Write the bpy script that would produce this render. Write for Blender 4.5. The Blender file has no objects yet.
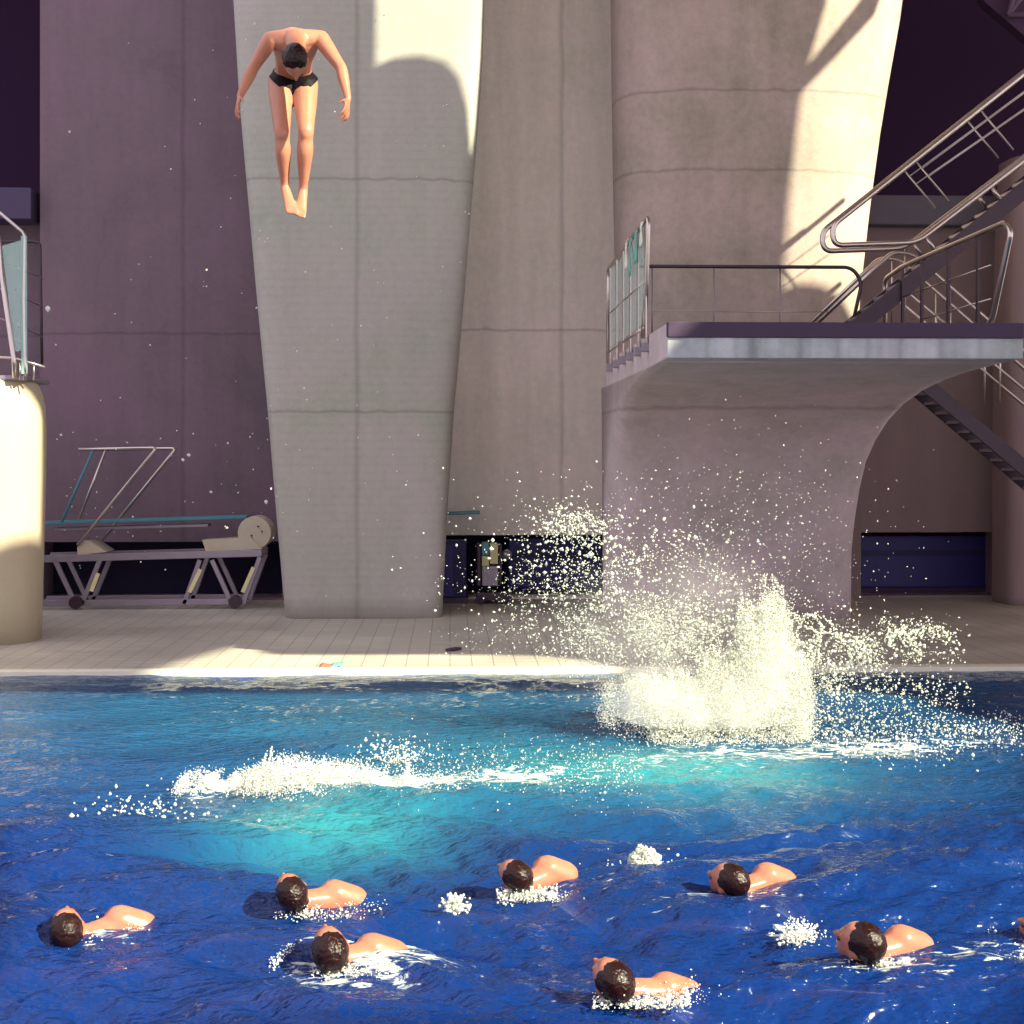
import bpy, bmesh, math, random
import numpy as np
from mathutils import Vector, Matrix, noise
random.seed(7); np.random.seed(7)
SC = bpy.context.scene; COL = SC.collection
F = 1500.0; HZ = 460.0; H = 2.35; YAW = math.atan(62/1500); CA, SA = math.cos(YAW), math.sin(YAW)
V = Vector
def P(px, py, Y):                       # reading of the photograph at distance Y
    u = (px-512)/F; X = Y*(SA+u*CA)/(CA-u*SA); yr = X*SA+Y*CA
    return V((X, Y, H+(HZ-py)/F*yr))
def G(px, py, z=0.0):                   # point at height z
    yr = (H-z)*F/(py-HZ); u = (px-512)/F
    return V((yr*(SA+u*CA), yr*(CA-u*SA), z))
def XA(px, Y): return P(px, 460, Y).x
def S(r, g, b):
    f = lambda c: (c/255/12.92 if c/255 <= .04045 else ((c/255+.055)/1.055)**2.4)
    return (f(r), f(g), f(b), 1)
SUN = V((.72, -.50, .55)).normalized()

# ------------------------------------------------------------- materials
def nm(name):
    m = bpy.data.materials.new(name); m.use_nodes = True
    return m, m.node_tree.nodes, m.node_tree.links, m.node_tree.nodes['Principled BSDF']
def plain(name, col, rough=.5, metal=0, noise_amt=.12, scale=6, bump=0, **kw):
    m, N, L, B = nm(name)
    B.inputs['Roughness'].default_value = rough; B.inputs['Metallic'].default_value = metal
    for k, v in kw.items(): B.inputs[k.replace('_', ' ')].default_value = v
    t = N.new('ShaderNodeTexNoise'); t.inputs['Scale'].default_value = scale; t.inputs['Detail'].default_value = 4
    tc = N.new('ShaderNodeTexCoord'); L.new(tc.outputs['Object'], t.inputs['Vector'])
    r = N.new('ShaderNodeMix'); r.data_type = 'RGBA'
    r.inputs[6].default_value = tuple(c*(1-noise_amt) for c in col[:3])+(1,)
    r.inputs[7].default_value = tuple(min(1, c*(1+noise_amt)) for c in col[:3])+(1,)
    L.new(t.outputs['Fac'], r.inputs[0]); L.new(r.outputs[2], B.inputs['Base Color'])
    if bump:
        b = N.new('ShaderNodeBump'); b.inputs['Strength'].default_value = bump; b.inputs['Distance'].default_value = .01
        L.new(t.outputs['Fac'], b.inputs['Height']); L.new(b.outputs[0], B.inputs['Normal'])
    return m
def mth(N, L, op, a, b=None, c=None):
    n = N.new('ShaderNodeMath'); n.operation = op
    for i, v in enumerate((a, b, c)):
        if v is None: continue
        if isinstance(v, (int, float)): n.inputs[i].default_value = v
        else: L.new(v, n.inputs[i])
    return n.outputs[0]
def concrete(name, col, hseams=(), vseams=(), boards=0.0, mott=.22, tint=None, stain=.25):
    """cast concrete: mottling, board marks, joints at world heights / x positions"""
    m, N, L, B = nm(name); B.inputs['Roughness'].default_value = .75
    g = N.new('ShaderNodeNewGeometry'); sp = N.new('ShaderNodeSeparateXYZ'); L.new(g.outputs['Position'], sp.inputs[0])
    def nz(scale, det=6, rough=.6, dist=0, sc=(1, 1, 1)):
        mp = N.new('ShaderNodeMapping'); mp.inputs['Scale'].default_value = sc
        L.new(g.outputs['Position'], mp.inputs['Vector'])
        t = N.new('ShaderNodeTexNoise'); t.inputs['Scale'].default_value = scale; t.inputs['Detail'].default_value = det
        t.inputs['Roughness'].default_value = rough; t.inputs['Distortion'].default_value = dist
        L.new(mp.outputs[0], t.inputs['Vector']); return t.outputs['Fac']
    big = nz(.55, 5, .62, .4); fine = nz(9, 6, .7); streak = nz(1.2, 5, .6, 0, (2.2, 2.2, .25)); grain = nz(45, 3, .6)
    f = mth(N, L, 'MULTIPLY_ADD', mth(N, L, 'SUBTRACT', big, .5), mott*4.2, 1.0)
    f = mth(N, L, 'ADD', f, mth(N, L, 'MULTIPLY', mth(N, L, 'SUBTRACT', fine, .5), mott*1.5))
    f = mth(N, L, 'ADD', f, mth(N, L, 'MULTIPLY', mth(N, L, 'SUBTRACT', streak, .5), stain*1.6))
    f = mth(N, L, 'ADD', f, mth(N, L, 'MULTIPLY', mth(N, L, 'SUBTRACT', grain, .5), .18))
    if boards:
        bz = mth(N, L, 'FRACT', mth(N, L, 'MULTIPLY_ADD', sp.outputs[2], 8.5, mth(N, L, 'MULTIPLY', fine, .25)))
        bl = mth(N, L, 'SMOOTH_MIN', mth(N, L, 'ABSOLUTE', mth(N, L, 'SUBTRACT', bz, .5)), .25, .2)
        f = mth(N, L, 'ADD', f, mth(N, L, 'MULTIPLY', mth(N, L, 'SUBTRACT', bl, .15), boards))
    def seam(f, coord, pos, w, amt):
        wob = mth(N, L, 'MULTIPLY', mth(N, L, 'SUBTRACT', streak if coord == 2 else big, .5), .10)
        d = mth(N, L, 'ABSOLUTE', mth(N, L, 'ADD', mth(N, L, 'SUBTRACT', sp.outputs[coord], pos), wob))
        mr = N.new('ShaderNodeMapRange'); mr.inputs[1].default_value = 0; mr.inputs[2].default_value = w
        mr.inputs[3].default_value = 1-amt; mr.inputs[4].default_value = 1; L.new(d, mr.inputs[0])
        return mth(N, L, 'MULTIPLY', f, mr.outputs[0])
    for z in hseams: f = seam(f, 2, z, .035, .30)
    for x in vseams: f = seam(f, 0, x, .06, .22)
    hv = N.new('ShaderNodeMix'); hv.data_type = 'RGBA'; hv.inputs[6].default_value = col
    hv.inputs[7].default_value = tint or (col[0]*.93, col[1]*.82, col[2]*.92, 1); 
    mr = N.new('ShaderNodeMapRange'); mr.inputs[1].default_value = .38; mr.inputs[2].default_value = .66; L.new(big, mr.inputs[0]); L.new(mr.outputs[0], hv.inputs[0])
    vm = N.new('ShaderNodeVectorMath'); vm.operation = 'SCALE'; L.new(hv.outputs[2], vm.inputs[0]); L.new(f, vm.inputs['Scale'])
    L.new(vm.outputs[0], B.inputs['Base Color'])
    b = N.new('ShaderNodeBump'); b.inputs['Strength'].default_value = .25; b.inputs['Distance'].default_value = .01
    L.new(f, b.inputs['Height']); L.new(b.outputs[0], B.inputs['Normal'])
    return m
zf = lambda py, Y: P(512, py, Y).z
M = {}
M['col_mid'] = concrete('board_marked_concrete', S(166, 168, 155), [zf(180, 22), zf(412, 22)], [XA(357, 22)], boards=.16, mott=.22, stain=.12)
M['col_right'] = concrete('column_concrete', S(172, 160, 146), [zf(90, 22.3), zf(170, 22.3), zf(412, 21)], [], mott=.36)
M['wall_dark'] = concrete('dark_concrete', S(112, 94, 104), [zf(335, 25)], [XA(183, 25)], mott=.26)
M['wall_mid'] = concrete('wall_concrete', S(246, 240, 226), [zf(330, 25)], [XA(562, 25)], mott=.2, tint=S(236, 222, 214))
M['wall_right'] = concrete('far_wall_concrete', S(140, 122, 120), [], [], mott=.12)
M['platform'] = concrete('platform_concrete', S(194, 182, 180), [zf(412, 21)], [], mott=.32)
M['cream'] = concrete('pale_concrete', S(186, 176, 148), [], [], mott=.08, stain=.08)
M['band'] = concrete('pale_band_concrete', S(168, 178, 178), [], [XA(p, 15.3) for p in (706, 752, 800, 838, 868, 900, 940, 980)], mott=.4, stain=1.0)
M['rubber'] = plain('dark_rubber_edge', S(66, 50, 74), .8)
M['void'] = plain('void_gloom', S(44, 8, 54), .9)  # darkness of the unlit hall put into the base colour
M['navy'] = plain('navy_panel', S(44, 36, 112), .5)
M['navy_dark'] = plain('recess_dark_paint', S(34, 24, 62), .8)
M['steel'] = plain('brushed_steel', S(196, 186, 180), .28, 1.0, .1, 20)
M['steel_dark'] = plain('dark_steel', S(70, 58, 66), .45, .7)
M['galv'] = plain('galvanised_steel', S(150, 140, 150), .45, .5)
M['board'] = plain('springboard_blue', S(72, 128, 142), .6)
M['drum'] = plain('cream_plastic', S(190, 178, 156), .5)
M['roof'] = plain('sun_mask_timber', S(150, 120, 96), .8)
M['yellow'] = plain('cream_mat', S(226, 218, 160), .6)
M['cyan'] = plain('turquoise_plastic', S(96, 160, 175), .5)
M['teal'] = plain('teal_cloth', S(112, 178, 164), .8)
M['white'] = plain('white_cloth', S(225, 225, 205), .8)
M['red'] = plain('coral_cloth', S(205, 110, 90), .8)
M['skin'] = plain('tanned_skin', S(174, 116, 92), .42, 0, .10, 14, .15, Subsurface_Weight=.15, Subsurface_Scale=.02)
M['skin_wet'] = plain('wet_skin', S(168, 108, 88), .25, 0, .26, 14, .15, Subsurface_Weight=.15, Subsurface_Scale=.02)
M['hair'] = plain('wet_brown_hair', S(30, 12, 11), .26, 0, .5, 45, 1.0)
M['trunks'] = plain('black_swim_briefs', S(12, 7, 15), .6)
for k_ in ('hair', 'trunks'): M[k_].node_tree.nodes['Principled BSDF'].inputs['Specular IOR Level'].default_value = .15 if k_ == 'trunks' else .28
M['eye'] = plain('dark_eyes', S(60, 36, 30), .3)
M['pool'] = plain('pool_tile_blue', S(40, 90, 190), .5)
M['glass'] = plain('greenish_glass', S(190, 225, 215), .05, 0, .05, 4, Alpha=.35)
M['tone'] = plain('pale_glass_tone', S(140, 176, 168), .4)  # pale glass colour, used on one railing post
def deckmat():
    m, N, L, B = nm('deck_tiles'); B.inputs['Roughness'].default_value = .45
    g = N.new('ShaderNodeNewGeometry')
    t = N.new('ShaderNodeTexBrick'); t.offset = 0; t.inputs['Scale'].default_value = 1
    t.inputs['Brick Width'].default_value = .25; t.inputs['Row Height'].default_value = .25; t.inputs['Mortar Size'].default_value = .006
    t.inputs['Color1'].default_value = S(192, 187, 172); t.inputs['Color2'].default_value = S(184, 180, 166); t.inputs['Mortar'].default_value = S(138, 132, 124)
    L.new(g.outputs['Position'], t.inputs['Vector'])
    n = N.new('ShaderNodeTexNoise'); n.inputs['Scale'].default_value = .7; n.inputs['Detail'].default_value = 5; L.new(g.outputs['Position'], n.inputs['Vector'])
    mr = N.new('ShaderNodeMapRange'); mr.inputs[1].default_value = .3; mr.inputs[2].default_value = .7; mr.inputs[3].default_value = .8; mr.inputs[4].default_value = 1.1; L.new(n.outputs['Fac'], mr.inputs[0])
    vm = N.new('ShaderNodeVectorMath'); vm.operation = 'SCALE'; L.new(t.outputs['Color'], vm.inputs[0]); L.new(mr.outputs[0], vm.inputs['Scale'])
    L.new(vm.outputs[0], B.inputs['Base Color'])
    mr2 = N.new('ShaderNodeMapRange'); mr2.inputs[3].default_value = .25; mr2.inputs[4].default_value = .6; L.new(n.outputs['Fac'], mr2.inputs[0]); L.new(mr2.outputs[0], B.inputs['Roughness'])
    return m
M['deck'] = deckmat()
def watermat():
    m, N, L, B = nm('pool_water'); g = N.new('ShaderNodeNewGeometry')
    def at(n): a = N.new('ShaderNodeAttribute'); a.attribute_name = n; return a.outputs['Fac']
    aer, fm, dep = at('aer'), at('foam'), at('deep')
    nt = N.new('ShaderNodeTexNoise'); nt.inputs['Scale'].default_value = 16; nt.inputs['Detail'].default_value = 5; nt.inputs['Roughness'].default_value = .65; nt.inputs['Distortion'].default_value = .6
    nmp = N.new('ShaderNodeMapping'); nmp.inputs['Scale'].default_value = (.5, 1.3, 1); L.new(g.outputs['Position'], nmp.inputs['Vector']); L.new(nmp.outputs[0], nt.inputs['Vector'])
    fr_ = N.new('ShaderNodeMapRange'); fr_.interpolation_type = 'SMOOTHSTEP'; fr_.inputs[1].default_value = .62; fr_.inputs[2].default_value = .86
    L.new(mth(N, L, 'ADD', fm, mth(N, L, 'MULTIPLY', mth(N, L, 'SUBTRACT', nt.outputs['Fac'], .5), 2.0)), fr_.inputs[0]); foam = mth(N, L, 'MULTIPLY', fr_.outputs[0], mth(N, L, 'MINIMUM', mth(N, L, 'MULTIPLY', fm, 4.0), 1.0))
    def mix(f, a, b):
        x = N.new('ShaderNodeMix'); x.data_type = 'RGBA'
        for i, v in ((0, f), (6, a), (7, b)):
            if isinstance(v, (tuple, float)): x.inputs[i].default_value = v
            else: L.new(v, x.inputs[i])
        return x.outputs[2]
    c = mix(dep, S(34, 82, 118), S(10, 42, 104))
    c = mix(aer, c, S(40, 122, 136)); c = mix(foam, c, S(190, 200, 195))
    L.new(c, B.inputs['Base Color']); B.inputs['IOR'].default_value = 1.33
    L.new(mth(N, L, 'MULTIPLY_ADD', foam, .5, .05), B.inputs['Roughness'])
    a = mth(N, L, 'MINIMUM', mth(N, L, 'ADD', .89, mth(N, L, 'ADD', mth(N, L, 'MULTIPLY', aer, .25), foam)), 1.0); L.new(a, B.inputs['Alpha'])
    mp = N.new('ShaderNodeMapping'); mp.inputs['Scale'].default_value = (1, 2.2, 1); L.new(g.outputs['Position'], mp.inputs['Vector'])
    t = N.new('ShaderNodeTexNoise'); t.inputs['Scale'].default_value = 7; t.inputs['Detail'].default_value = 3; L.new(mp.outputs[0], t.inputs['Vector'])
    b = N.new('ShaderNodeBump'); b.inputs['Strength'].default_value = .85; b.inputs['Distance'].default_value = .05
    t2 = N.new('ShaderNodeTexNoise'); t2.inputs['Scale'].default_value = 22; t2.inputs['Detail'].default_value = 2; L.new(mp.outputs[0], t2.inputs['Vector'])
    L.new(mth(N, L, 'MULTIPLY_ADD', t2.outputs['Fac'], .35, t.outputs['Fac']), b.inputs['Height']); L.new(b.outputs[0], B.inputs['Normal'])
    return m
M['water'] = watermat()
M['drop'] = plain('water_droplets', S(222, 228, 216), .15, 0, .03, 5, Subsurface_Weight=0.0)
M['foam'] = plain('white_foam', S(238, 240, 232), .35, 0, .04, 30, .4)
for k_ in ('foam', 'drop'):
    nt_ = M[k_].node_tree; tr_ = nt_.nodes.new('ShaderNodeBsdfTranslucent'); tr_.inputs[0].default_value = (.95, .96, .92, 1)
    ms_ = nt_.nodes.new('ShaderNodeMixShader'); ms_.inputs[0].default_value = .42; ou_ = nt_.nodes['Material Output']
    nt_.links.new(nt_.nodes['Principled BSDF'].outputs[0], ms_.inputs[1]); nt_.links.new(tr_.outputs[0], ms_.inputs[2]); nt_.links.new(ms_.outputs[0], ou_.inputs['Surface'])
M['mat_box'] = plain('dark_blue_casing', S(40, 32, 84), .6)

# ------------------------------------------------------------- object helpers
def link(name, bm, mat, parent=None, smooth=False, **props):
    me = bpy.data.meshes.new(name); bmesh.ops.recalc_face_normals(bm, faces=bm.faces); 
    if parent: bmesh.ops.translate(bm, verts=bm.verts, vec=-wl(parent))
    bm.to_mesh(me); bm.free()
    me.materials.append(M[mat] if isinstance(mat, str) else mat)
    if smooth:
        for p in me.polygons: p.use_smooth = True
    o = bpy.data.objects.new(name, me); COL.objects.link(o)
    if parent: o.parent = parent
    for k, v in props.items(): o[k] = v
    return o
def wl(o):
    v = V((0, 0, 0))
    while o: v += o.location; o = o.parent
    return v
def setorigin(o, p):
    """give a top-level mesh its origin at p"""
    p = V(p); o.data.transform(Matrix.Translation(-p)); o.location = p
def thing(name, loc, label, cat, group=None):
    o = bpy.data.objects.new(name, None); o.empty_display_size = .2; COL.objects.link(o); o.location = loc
    o['label'] = label; o['category'] = cat
    if group: o['group'] = group
    return o
def tag(o, label, cat, group=None, kind=None):
    o['label'] = label; o['category'] = cat
    if group: o['group'] = group
    if kind: o['kind'] = kind
    return o
def box(bm, a, b):
    a, b = V(a), V(b); c = (a+b)/2; s = b-a
    r = bmesh.ops.create_cube(bm, size=1, matrix=Matrix.Translation(c) @ Matrix.Diagonal((abs(s.x), abs(s.y), abs(s.z), 1)))
    return r['verts']
def obox(bm, p0, p1, w, h, up=V((0, 0, 1))):
    """bar from p0 to p1, w across, h along 'up'"""
    p0, p1 = V(p0), V(p1); d = (p1-p0); l = d.length; d.normalize()
    s = d.cross(up).normalized(); u = s.cross(d)
    m = Matrix((d*l, s*w, u*h)).transposed().to_4x4(); m.translation = (p0+p1)/2
    bmesh.ops.create_cube(bm, size=1, matrix=m)
def fillet(pts, r, n=6):
    pts = [V(p) for p in pts]; out = [pts[0]]
    for i in range(1, len(pts)-1):
        a, b, c = pts[i-1], pts[i], pts[i+1]; da, dc = (a-b), (c-b)
        rr = min(r, da.length*.48, dc.length*.48); s, e = b+da.normalized()*rr, b+dc.normalized()*rr
        for k in range(n+1):
            t = k/n; out.append(s*(1-t)**2+b*2*t*(1-t)+e*t*t)
    out.append(pts[-1]); return out
def tube(bm, pts, r, seg=10, fil=0):
    pts = fillet(pts, fil) if fil else [V(p) for p in pts]
    rings = []; prev = None
    for i, p in enumerate(pts):
        d = (pts[min(i+1, len(pts)-1)]-pts[max(i-1, 0)]).normalized()
        if prev is None: prev = d.orthogonal().normalized()
        s = (prev-d*prev.dot(d)).normalized(); prev = s; t = d.cross(s)
        rr = r[i] if isinstance(r, (list, tuple)) else r
        rings.append([bm.verts.new(p+(s*math.cos(2*math.pi*k/seg)+t*math.sin(2*math.pi*k/seg))*rr) for k in range(seg)])
    for a, b in zip(rings, rings[1:]):
        for k in range(seg): bm.faces.new((a[k], a[(k+1) % seg], b[(k+1) % seg], b[k]))
    bm.faces.new(rings[0][::-1]); bm.faces.new(rings[-1])
def bevel(bm, w, seg=2):
    bmesh.ops.bevel(bm, geom=[e for e in bm.edges], offset=w, segments=seg, affect='EDGES', profile=.6)
def mb(f, *a, **k):
    bm = bmesh.new(); f(bm, *a, **k); return bm

# ------------------------------------------------------------- setting: floor, pool, walls
PE = 16.5                                    # far pool edge
bm = bmesh.new()
for a, b in (((-30, PE+.22, -.4), (34, 33, .03)), ((-30, -20, -.4), (34, 1.2, .03)), ((-30, 1.2, -.4), (-22, PE+.22, .03)), ((26, 1.2, -.4), (34, PE+.22, .03))):
    box(bm, a, b)
link('floor', bm, 'deck', kind='structure')
o = link('trim_1', mb(box, (-22, PE, -.4), (26, PE+.22, .045)), plain('pool_edge_tiles', S(232, 228, 208), .4), kind='structure')
bm = bmesh.new()
box(bm, (-22, 1.2, -3.2), (26, PE, -3.0)); box(bm, (-22, PE-.05, -3), (26, PE, -.02)); box(bm, (-22, 1.2, -3), (26, 1.25, -.02))
box(bm, (-22, 1.2, -3), (-21.95, PE, -.02)); box(bm, (25.95, 1.2, -3), (26, PE, -.02))
link('floor_pool_basin', bm, 'pool', kind='structure')

WY = 25.0
def wall(name, px0, px1, ztop, holes, mat, Y=WY, th=.5):
    """wall strip at Y with rectangular niches given as (px0, px1, py_top, py_bottom)"""
    bm = bmesh.new(); x0, x1 = XA(px0, Y), XA(px1, Y); hs = sorted([(XA(h[0], Y), XA(h[1], Y), zf(h[2], Y), max(0.03, zf(h[3], Y))) for h in holes])
    cur = x0
    for a, b, zt, zb in hs:
        if a > cur: box(bm, (cur, Y, 0), (a, Y+th, ztop))
        box(bm, (max(a, cur), Y, zt), (b, Y+th, ztop))
        if zb > .06: box(bm, (max(a, cur), Y, 0), (b, Y+th, zb))
        cur = b
    if cur < x1: box(bm, (cur, Y, 0), (x1, Y+th, ztop))
    return link(name, bm, mat, kind='structure')
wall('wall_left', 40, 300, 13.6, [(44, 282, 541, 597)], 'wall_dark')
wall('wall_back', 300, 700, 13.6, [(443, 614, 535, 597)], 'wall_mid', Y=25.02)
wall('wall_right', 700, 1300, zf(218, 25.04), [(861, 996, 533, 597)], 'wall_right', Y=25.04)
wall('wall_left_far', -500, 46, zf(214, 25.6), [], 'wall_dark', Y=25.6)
# niches behind the openings (dark boxes open to the front)
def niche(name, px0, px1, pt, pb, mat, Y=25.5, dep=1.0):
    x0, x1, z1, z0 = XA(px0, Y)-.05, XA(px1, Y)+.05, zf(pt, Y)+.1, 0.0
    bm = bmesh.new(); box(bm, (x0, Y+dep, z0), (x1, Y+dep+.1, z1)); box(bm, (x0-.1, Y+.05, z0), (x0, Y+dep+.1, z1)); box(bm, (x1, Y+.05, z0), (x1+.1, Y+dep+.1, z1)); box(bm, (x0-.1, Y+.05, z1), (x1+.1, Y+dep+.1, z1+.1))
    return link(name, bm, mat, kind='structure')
niche('wall_niche_left', 40, 284, 541, 597, 'navy_dark', dep=.7)
niche('wall_niche_back', 440, 618, 535, 597, 'navy_dark')
niche('wall_niche_right', 858, 998, 533, 597, 'navy_dark')
# dark hall beyond
bm = bmesh.new(); box(bm, (-30, 32, 0), (34, 32.3, 20)); link('wall_far', bm, 'void', kind='structure')
# grey beam on the right wall, box on the left
bm = bmesh.new(); box(bm, (XA(840, 25), 24.7, zf(222, 24.7)), (XA(1300, 25), 25.6, zf(192, 24.7))); bevel(bm, .03)
link('trim_2', bm, plain('beam_paint', S(98, 92, 104), .7), kind='structure')
bm = bmesh.new(); box(bm, (XA(-120, 24.8), 24.8, zf(222, 24.8)), (XA(31, 24.8), 25.5, zf(191, 24.8))); bevel(bm, .02)
o = link('ventilation_box', bm, plain('box_paint', S(66, 54, 84), .7)); tag(o, 'dark grey ventilation box high at the left, above the platform railing', 'vent'); 
setorigin(o, (XA(-20, 24.8), 25.1, zf(222, 24.8)))

# unseen roof added to shape sunlight; openings cut to the wanted sun patches
RZ = 14.0
def rp(p): t = (RZ-p.z)/SUN.z; return (p.x+SUN.x*t, p.y+SUN.y*t)
patches = {
 'colmid': [P(q[0]+8, q[1]-4, 21.9) for q in ((378, -60), (396, -75), (505, -75), (500, 40), (492, 120), (484, 150), (475, 105), (464, 78), (448, 64), (425, 58), (398, 60), (378, 68))],
 'colr1': [P(*q, 22.2) for q in ((822, 8), (840, -75), (905, -75), (885, -20), (800, 80))],
 'colr2': [P(*q, 22.2) for q in ((797, 96), (886, 6), (912, -50), (960, -70), (960, 330), (900, 315), (860, 298), (830, 291), (800, 292), (779, 300), (785, 200))],
 'pillar': [P(*q, 18.6) for q in ((-120, 330), (130, 330), (130, 470), (47, 515), (0, 546), (-120, 600))],
 'deck': [G(*q) for q in ((140, 678), (180, 664), (230, 650), (255, 645), (272, 657), (360, 657), (440, 657), (540, 658), (600, 664), (640, 678))],
 'diver': [P(*q, 9.7) for q in ((243, -40), (420, -40), (420, 260), (252, 260), (250, 80))],
 'pool': [G(*q) for q in ((-20, 694), (620, 690), (900, 694), (1060, 735), (1100, 860), (1100, 1030), (-20, 1030))],
 'strip': [P(*q, 23.5) for q in ((1000, 196), (1019, 188), (1017, 330), (1012, 405), (1000, 405))],
}
bm = bmesh.new()
loops = [[(-1.5, -9), (36, -9), (36, 24.8), (-1.5, 24.8)]]+[[rp(p) for p in pts] for pts in patches.values()]
for lp in loops:
    vs = [bm.verts.new((x, y, RZ)) for x, y in lp]
    for i in range(len(vs)): bm.edges.new((vs[i], vs[(i+1) % len(vs)]))
bmesh.ops.triangle_fill(bm, use_beauty=True, use_dissolve=False, edges=bm.edges[:])
r = bmesh.ops.extrude_face_region(bm, geom=bm.faces[:]); bmesh.ops.translate(bm, vec=(0, 0, .12), verts=[g for g in r['geom'] if isinstance(g, bmesh.types.BMVert)])
box(bm, (-30, 24.9, RZ), (36, 33, RZ+.12))
link('sun_mask_ceiling', bm, 'roof', kind='structure')

# ------------------------------------------------------------- concrete columns
def loft(levels, n=40):
    """levels: (z, xl, xr, yf, yb, exponent) superellipse sections"""
    bm = bmesh.new(); rings = []
    for z, xl, xr, yf, yb, e in levels:
        cx, cy, a, b = (xl+xr)/2, (yf+yb)/2, (xr-xl)/2, (yb-yf)/2; ring = []
        for k in range(n):
            t = 2*math.pi*(k+.5)/n; c, s = math.cos(t), math.sin(t)
            ring.append(bm.verts.new((cx+a*math.copysign(abs(c)**(2/e), c), cy+b*math.copysign(abs(s)**(2/e), s), z)))
        rings.append(ring)
    for A, B in zip(rings, rings[1:]):
        for k in range(n): bm.faces.new((A[k], A[(k+1) % n], B[(k+1) % n], B[k]))
    bm.faces.new(rings[0][::-1]); bm.faces.new(rings[-1]); return bm
def interp(tab, y):
    if y <= tab[0][0]: return tab[0][1]
    for (a, va), (b, vb) in zip(tab, tab[1:]):
        if y <= b: return va+(vb-va)*(y-a)/(b-a)
    return tab[-1][1]
def column(name, Y, yb, left, right, e, ptop, pbot, mat, label, n=56):
    lv = []
    for i in range(41):
        py = pbot+(ptop-pbot)*i/40; ee = e(py) if callable(e) else e
        lv.append((zf(py, Y) if i else 0.0, XA(interp(left, py), Y), XA(interp(right, py), Y), Y, yb, ee))
    o = link(name, loft(lv, n), mat, smooth=True); tag(o, label, 'column')
    setorigin(o, ((lv[0][1]+lv[0][2])/2, (Y+yb)/2, 0)); return o
column('concrete_column', 22.0, 24.0, [(-320, 204), (0, 230), (100, 236), (200, 245), (300, 254), (412, 265), (520, 274), (619, 283)],
       [(-320, 492), (0, 485), (60, 483), (130, 478), (200, 472), (300, 464), (412, 454), (520, 447), (619, 442)],
       9, -330, 619, 'col_mid', 'tall pale flared concrete column in the middle, behind the diver', 96)
column('concrete_column', 22.15, 24.3, [(-320, 616), (0, 620), (150, 622), (300, 625), (619, 628)],
       [(-320, 960), (0, 916), (60, 905), (120, 895), (200, 884), (290, 874), (400, 868), (619, 864)],
       3.2, -330, 619, 'col_right', 'broad curved concrete column rising behind the right platform, sunlit on its right side', 96)
column('concrete_column', 23.5, 24.6, [(150, 1018), (190, 1015), (300, 1012), (619, 1011)], [(150, 1150), (619, 1130)], 5, 150, 610, 'wall_right',
       'brown-grey concrete pillar at the right edge, behind the stairs')

# ------------------------------------------------------------- right diving platform
PX0, PX1 = XA(667, 15.3), XA(1022, 15.3); PZ = zf(321.5, 15.3); PZ2 = zf(337, 15.3); PZ3 = zf(358, 15.3)
plat = thing('diving_platform', ((PX0+PX1)/2, 21.8, 0), 'wide concrete diving platform on a curved pedestal with dark front edge, right of the centre', 'diving platform')
bm = bmesh.new(); box(bm, (PX0, 15.3, PZ3), (PX1, 21.4, PZ-.004)); bevel(bm, .03, 3)
link('deck_slab', bm, 'platform', plat)
bm = bmesh.new(); box(bm, (PX0+.0, 15.24, PZ2), (PX1+.0, 15.36, PZ)); bevel(bm, .012)
link('edge_strip', bm, 'rubber', plat, label='dark purple rubber edge')
bm = bmesh.new(); box(bm, (PX0, 15.27, PZ3+.005), (PX1, 15.34, PZ2)); bevel(bm, .008)
link('front_band', bm, 'band', plat, label='pale stained concrete band')
bm = bmesh.new(); box(bm, (PX0+.1, 15.5, PZ), (PX1-.1, 21.3, PZ+.012)); link('deck_surface', bm, 'rubber', plat)
# pedestal: a side profile swept across with rounded corners
prof = [(15.33, 3.40), (16.0, 3.385), (16.8, 3.36), (17.6, 3.31), (18.4, 3.22), (19.1, 3.08), (19.7, 2.88), (20.15, 2.63), (20.5, 2.32), (20.8, 1.95), (21.05, 1.5), (21.3, 1.0), (21.5, .5), (21.62, 0)]
bm = bmesh.new(); rings = []
nx = 28
for yy, zz in prof:
    row = []
    lo = max(0, (3.4-zz)/3.4)
    for k in range(nx+1):
        t = -1+2*k/nx; x = (PX0+PX1)/2+(PX1-PX0)/2*math.copysign(1-(1-abs(t))**1.0, t)*(1-.012*lo)
        rr = .10+.55*min(1, lo*3)                                   # corner rounding in y
        d = max(0, abs(t)-.80)/.20
        row.append(bm.verts.new((x, min(21.85, yy+rr*(1-math.sqrt(max(0, 1-d*d)))), zz)))
    rings.append(row)
back = [[bm.verts.new((r[0].co.x, 21.95, r[0].co.z)), bm.verts.new((r[-1].co.x, 21.95, r[0].co.z))] for r in rings]
for A, B, ba, bb in zip(rings, rings[1:], back, back[1:]):
    for k in range(nx): bm.faces.new((A[k], A[k+1], B[k+1], B[k]))
    bm.faces.new((A[0], B[0], bb[0], ba[0])); bm.faces.new((A[-1], ba[1], bb[1], B[-1])); bm.faces.new((ba[0], bb[0], bb[1], ba[1]))
bm.faces.new(rings[0]+[back[0][1], back[0][0]]); bm.faces.new(rings[-1][::-1]+[back[-1][0], back[-1][1]])
link('pedestal', bm, 'platform', plat, smooth=True)

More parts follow.
